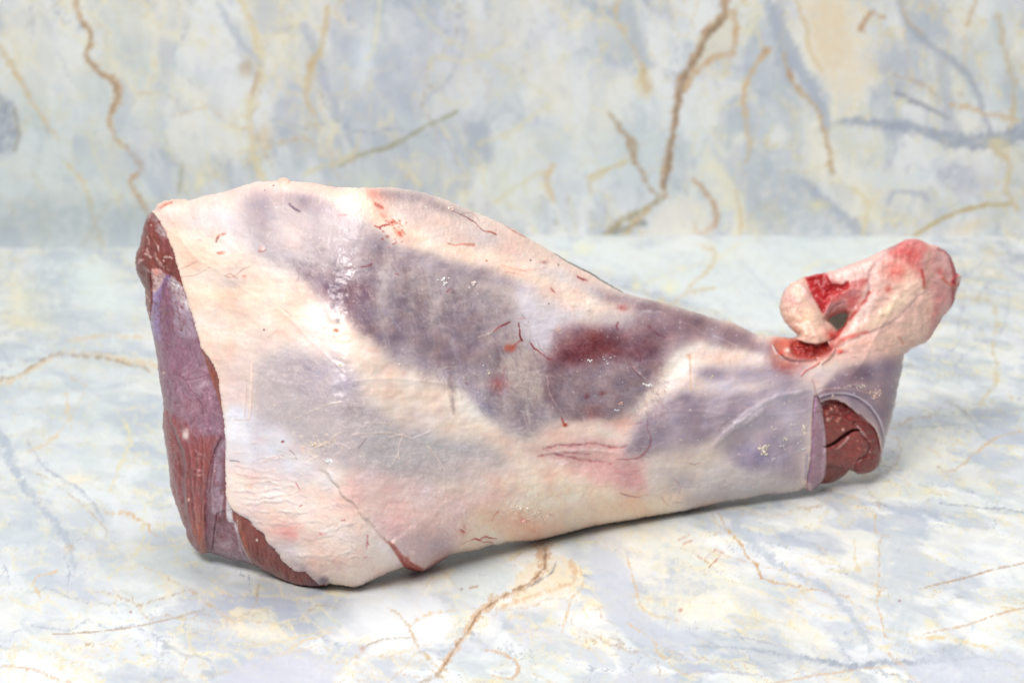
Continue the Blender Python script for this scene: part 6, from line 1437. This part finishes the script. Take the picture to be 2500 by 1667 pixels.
# cut side
def rec(v): return lambda x, y, d: np.full(x.shape, v)
silv = patch('silverskin_muscle', M, tL(235,812, 330,805, 455,860, 620,900, 900,1250, 900,1568) + tM(720,200, 760,500, 760,1000, 600,1050, 560,1310, 520,1310, 490,1320, 440,1240, 400,1100, 380,900, 340,600, 260,350, 205,60, 200,0) + tL(215,1440, 225,1300, 235,1150, 230,1000, 212,870),
             M_meat, leg, wf=rec(-.0035), back=.55, origin=ORG)
outer = patch('outer_muscle_strip', M, tM(262,330, 300,430, 330,500, 365,590, 392,680, 400,780, 402,900, 412,1010, 435,1140, 470,1230, 510,1300, 470,1340, 380,1300, 340,1100, 260,900, 220,600, 230,380),
              M_meat, leg, wf=rec(-.0065), back=.55, origin=ORG)
under = patch('inner_sheath_muscle', M, tM(640,520, 600,620, 560,745, 530,880, 520,1050, 524,1180, 545,1290, 570,1330, 700,1400, 860,1420, 900,1300, 800,1000, 760,600),
              M_meat, leg, wf=rec(-.0045), rnd=.001, rw=5, back=.55, origin=ORG)
sheath = patch('white_sheath', M, tM(650,540, 657,700, 652,900, 655,1082, 700,1100, 728,1120, 740,1220, 775,1310, 820,1330, 900,1200, 800,900, 720,560), M_skin, leg, wf=rec(-.0036), rnd=.0012, rw=3, thick=.004, origin=ORG)
lower = patch('lower_cut_muscle', M, tG(296,650, 312,740, 318,860, 345,960, 395,1060, 430,1120, 460,1190, 440,1260, 800,1460, 1300,1460, 1300,1300, 1000,1150, 700,940, 500,700, 400,660),
              M_meat, leg, wf=rec(-.0022), rnd=.0022, rw=6, jag=.6, back=.55, origin=ORG)
rump = patch('marbled_rump_muscle', M, UP[:2]+tL(300,150, 420,330, 600,700, 700,1050)+UP[16:], M_meat, leg, wf=rec(-.0022), rnd=.0016, rw=5, back=.55, origin=ORG)
# cut end of the shank: inner muscle, rolled muscle, cut rim
roll = patch('rolled_shank_muscle', C, tK(380,560, 450,560, 520,522, 610,524, 710,560, 770,610, 910,722, 1012,812, 1056,930, 1080,1070, 1066,1200, 1000,1265, 900,1300, 800,1300, 770,1262, 700,1240, 600,1212, 480,1195, 380,1190),
             M_meat, leg, wf=lambda x, y, d: -.0065-.003*sstep(1990, 1960, x)+.004*sstep(2060, 2110, x), rnd=.0012, rw=4, back=.45, origin=ORG)
inner = patch('inner_shank_muscle', C, tK(380,1150, 480,1170, 620,1190, 790,1240, 760,1300, 640,1345, 570,1385, 500,1402, 440,1406, 380,1406), M_meat, leg, wf=rec(-.011), rnd=.002, rw=6, back=.3, origin=ORG)
rim = patch('cut_rim', C, tK(383,470, 402,480, 440,562, 452,700, 482,900, 492,1080, 476,1300, 442,1402, 350,1484, 270,1462, 285,1440, 300,1350, 330,1150, 345,950, 347,800, 357,650, 370,530),
            M_meat, leg, wf=lambda x, y, d: -.0012-.0030*sstep(0, 22, x-(1990-(y-1000)*.03)), rnd=.0015, rw=4, back=.5, origin=ORG)
# hock and heel tendon
hock = patch('hock_joint', Hk, tJ(395,500, 470,420, 1300,60, 2050,60, 2060,1190, 1560,1290, 1340,1290, 1120,1240, 980,1260, 860,1270, 740,1240, 690,1160, 660,1090, 700,980, 640,900, 560,800, 480,660, 430,580), M_hock, leg, wf=rec(-.0003), back=.7, origin=ORG)
tendon = patch('heel_tendon', Hk, TEND+tJ((475,560), (520,640), (570,740), (630,830), (690,900), (748,960), (770,1010), (762,1060), (720,1095), (640,1120), (560,1140), (440,1120)), M_hock, leg,
               wf=lambda x, y, d: .0035*np.sqrt(np.clip(d, 0, 26)/26), rnd=.0012, rw=5, back=.9, origin=ORG)

# grey sheet added behind the eye of the loop, for the shade seen there
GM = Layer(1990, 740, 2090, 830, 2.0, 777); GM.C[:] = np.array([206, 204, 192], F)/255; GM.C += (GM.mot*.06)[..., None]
shade_sheet = patch('loop_shade_sheet', GM, tJ(640,880, 700,840, 800,810, 880,840, 890,900, 850,980, 780,1030, 700,1000), M_hock, leg, wf=lambda x, y, d: -.010-g_w(x, y), thick=.0015, clipS=False, origin=ORG)

# ================================================================== crumbs of fat and sinew lying on the meat
def crumb_mesh(items, seed):
    """items: (px, py, radius_px, srgb)"""
    r = np.random.RandomState(seed); VV = []; QQ = []; CC = []; nb = 0
    phi = (1+5**.5)/2
    ico = np.array([(-1, phi, 0), (1, phi, 0), (-1, -phi, 0), (1, -phi, 0), (0, -1, phi), (0, 1, phi), (0, -1, -phi), (0, 1, -phi), (phi, 0, -1), (phi, 0, 1), (-phi, 0, -1), (-phi, 0, 1)])/1.9
    fc = np.array([(0,11,5),(0,5,1),(0,1,7),(0,7,10),(0,10,11),(1,5,9),(5,11,4),(11,10,2),(10,7,6),(7,1,8),(3,9,4),(3,4,2),(3,2,6),(3,6,8),(3,8,9),(4,9,5),(2,4,11),(6,2,10),(8,6,7),(9,8,1)])
    for px, py, rad, col in items:
        w = grid.sample(WALL, np.array([px]), np.array([py]))[0]+K.sample(K.H, np.array([px]), np.array([py]))[0]
        c = place(np.array([px]), np.array([py]), np.array([w+rad*MPP*.2]))[0]
        s = rad*MPP*r.uniform(.6, 1.25, 3)*np.array([1, .6, 1])
        v = ico*s*(1+r.randn(12, 1)*.22); a = r.uniform(0, 6.28)
        ca, sa = math.cos(a), math.sin(a); v = np.stack([v[:, 0]*ca-v[:, 2]*sa, v[:, 1], v[:, 0]*sa+v[:, 2]*ca], 1)
        VV.append(v+c-np.array(ORG)); QQ.append(fc+nb); nb += 12; CC.append(np.tile(np.array(col)/255., (12, 1)))
    return np.concatenate(VV), np.concatenate(QQ), np.concatenate(CC)
rr = np.random.RandomState(5)
def near(c, n, sx, sy, r0, r1, col): return [(rr.normal(c[0][0], sx), rr.normal(c[0][1], sy), rr.uniform(r0, r1), tuple(np.clip(np.array(col)+rr.randn()*8, 0, 255))) for _ in range(n)]
IV = (232, 216, 200); OCH = (224, 212, 194); PKC = (238, 204, 190); WH = (246, 242, 240)
it = []
it += near(tN(1320, 980), 14, 4, 8, 1.4, 4.2, IV)+near(tN(1235, 960), 6, 4, 4, 1.2, 2.4, IV)+near(tN(1190, 1058), 7, 4, 3, 1.5, 3.8, OCH)
it += near(tN(1300, 1090), 10, 5, 9, 1.4, 3.4, (210, 204, 204))+near(tN(1110, 990), 8, 4, 4, 1.6, 3.6, (204, 194, 194))
it += near(tN(1045, 1130), 26, 7, 7, 1.8, 4.4, OCH)+near(tN(1175, 1110), 8, 4, 4, 1.2, 2.8, (220, 212, 210))+near(tN(1110, 1195), 6, 6, 2, 1, 2, WH)
it += near(tN(1390, 905), 6, 2, 6, 1.5, 3, (226, 176, 140))+near(tN(1220, 800), 12, 14, 5, 1, 2.2, IV)
it += near(tK(1000, 470), 24, 8, 5, 1.4, 3.8, PKC)+near(tK(870, 395), 12, 7, 3, 1.2, 2.8, (236, 222, 206))+near(tK(730, 390), 7, 5, 2, 1, 2.4, (236, 222, 206))
it += [(tK(562, 494)[0][0], tK(562, 494)[0][1], 4.0, PKC)]
it += near(tB(1105, 1040), 14, 7, 5, 1.6, 4, WH)+near(tB(1390, 1068), 7, 4, 4, 2, 4.4, (240, 224, 220))+near(tB(1362, 1110), 3, 4, 1, 1.4, 2.4, WH)
it += near(tB(1160, 345), 3, 2, 1, 2, 3.4, (244, 216, 196))+near(tB(1195, 360), 3, 1, 2, 2, 3.2, (244, 216, 196))
it += near(tF(917, 352), 9, 7, 3, 2.5, 4.6, WH)+near(tF(590, 592), 6, 4, 2, 1.4, 3, (222, 222, 234))+near(tF(655, 530), 5, 3, 2, 1.4, 3, (236, 190, 176))
it += near(tC(740, 1293), 5, 5, 2, 1.4, 3, WH)+near(tC(900, 1265), 5, 7, 3, 1.2, 2.4, WH)+near(tC(910, 1325), 2, 1, 1, 1.6, 3, WH)+near(tC(450, 995), 4, 4, 2, 1.2, 2.6, (232, 170, 140))
it += near(tD(1190, 1470), 8, 5, 3, 1.6, 3.4, WH)+near(tD(1060, 1310), 7, 4, 4, 1.4, 3.4, (244, 222, 190))+near(tD(1140, 1295), 6, 8, 2, 1.2, 2.4, (244, 222, 190))+near(tD(1295, 565), 3, 2, 2, 1.4, 3, (246, 232, 200))
it += near(tE(108, 550), 2, 1, 1, 2, 3.4, (244, 232, 210))+near(tE(955, 632), 1, .3, .3, 3.2, 3.4, (240, 222, 200))+near(tE(900, 557), 1, .3, .3, 2, 2.2, WH)
it += near(tH(1225, 860), 14, 7, 5, 1.6, 4.2, (252, 234, 220))+near(tH(1420, 930), 16, 8, 8, 1.4, 3.8, (250, 232, 214))+near(tH(1290, 985), 4, 4, 3, 3, 5, (244, 190, 176))+near(tH(1490, 973), 1, .3, .3, 3.8, 4, (252, 220, 200))
it += near(tF(1520, 270), 2, 1, 3, 2, 3, (230, 214, 180))+near(tK(410, 100), 1, 1, 1, 2, 3, WH)+near(tL(570, 1480), 1, 1, 1, 1.4, 1.8, WH)
it += [(rr.uniform(600, 1950), rr.uniform(560, 1180), rr.uniform(.8, 1.6), WH) for _ in range(110)]
it = [i for i in it if grid.sample(S, np.array([i[0]]), np.array([i[1]]))[0] > 8 and inside(np.array([i[0]]), np.array([i[1]]), SKL+SKR)[0]]
cv, cq, cc = crumb_mesh(it, 9)
cr = mesh_object('fat_crumbs', cv, cq, cc, M_skin, leg); cr['kind'] = 'stuff'
# crumbs on the cut roll share the same look
for o in scene.collection.objects: o.select_set(False)
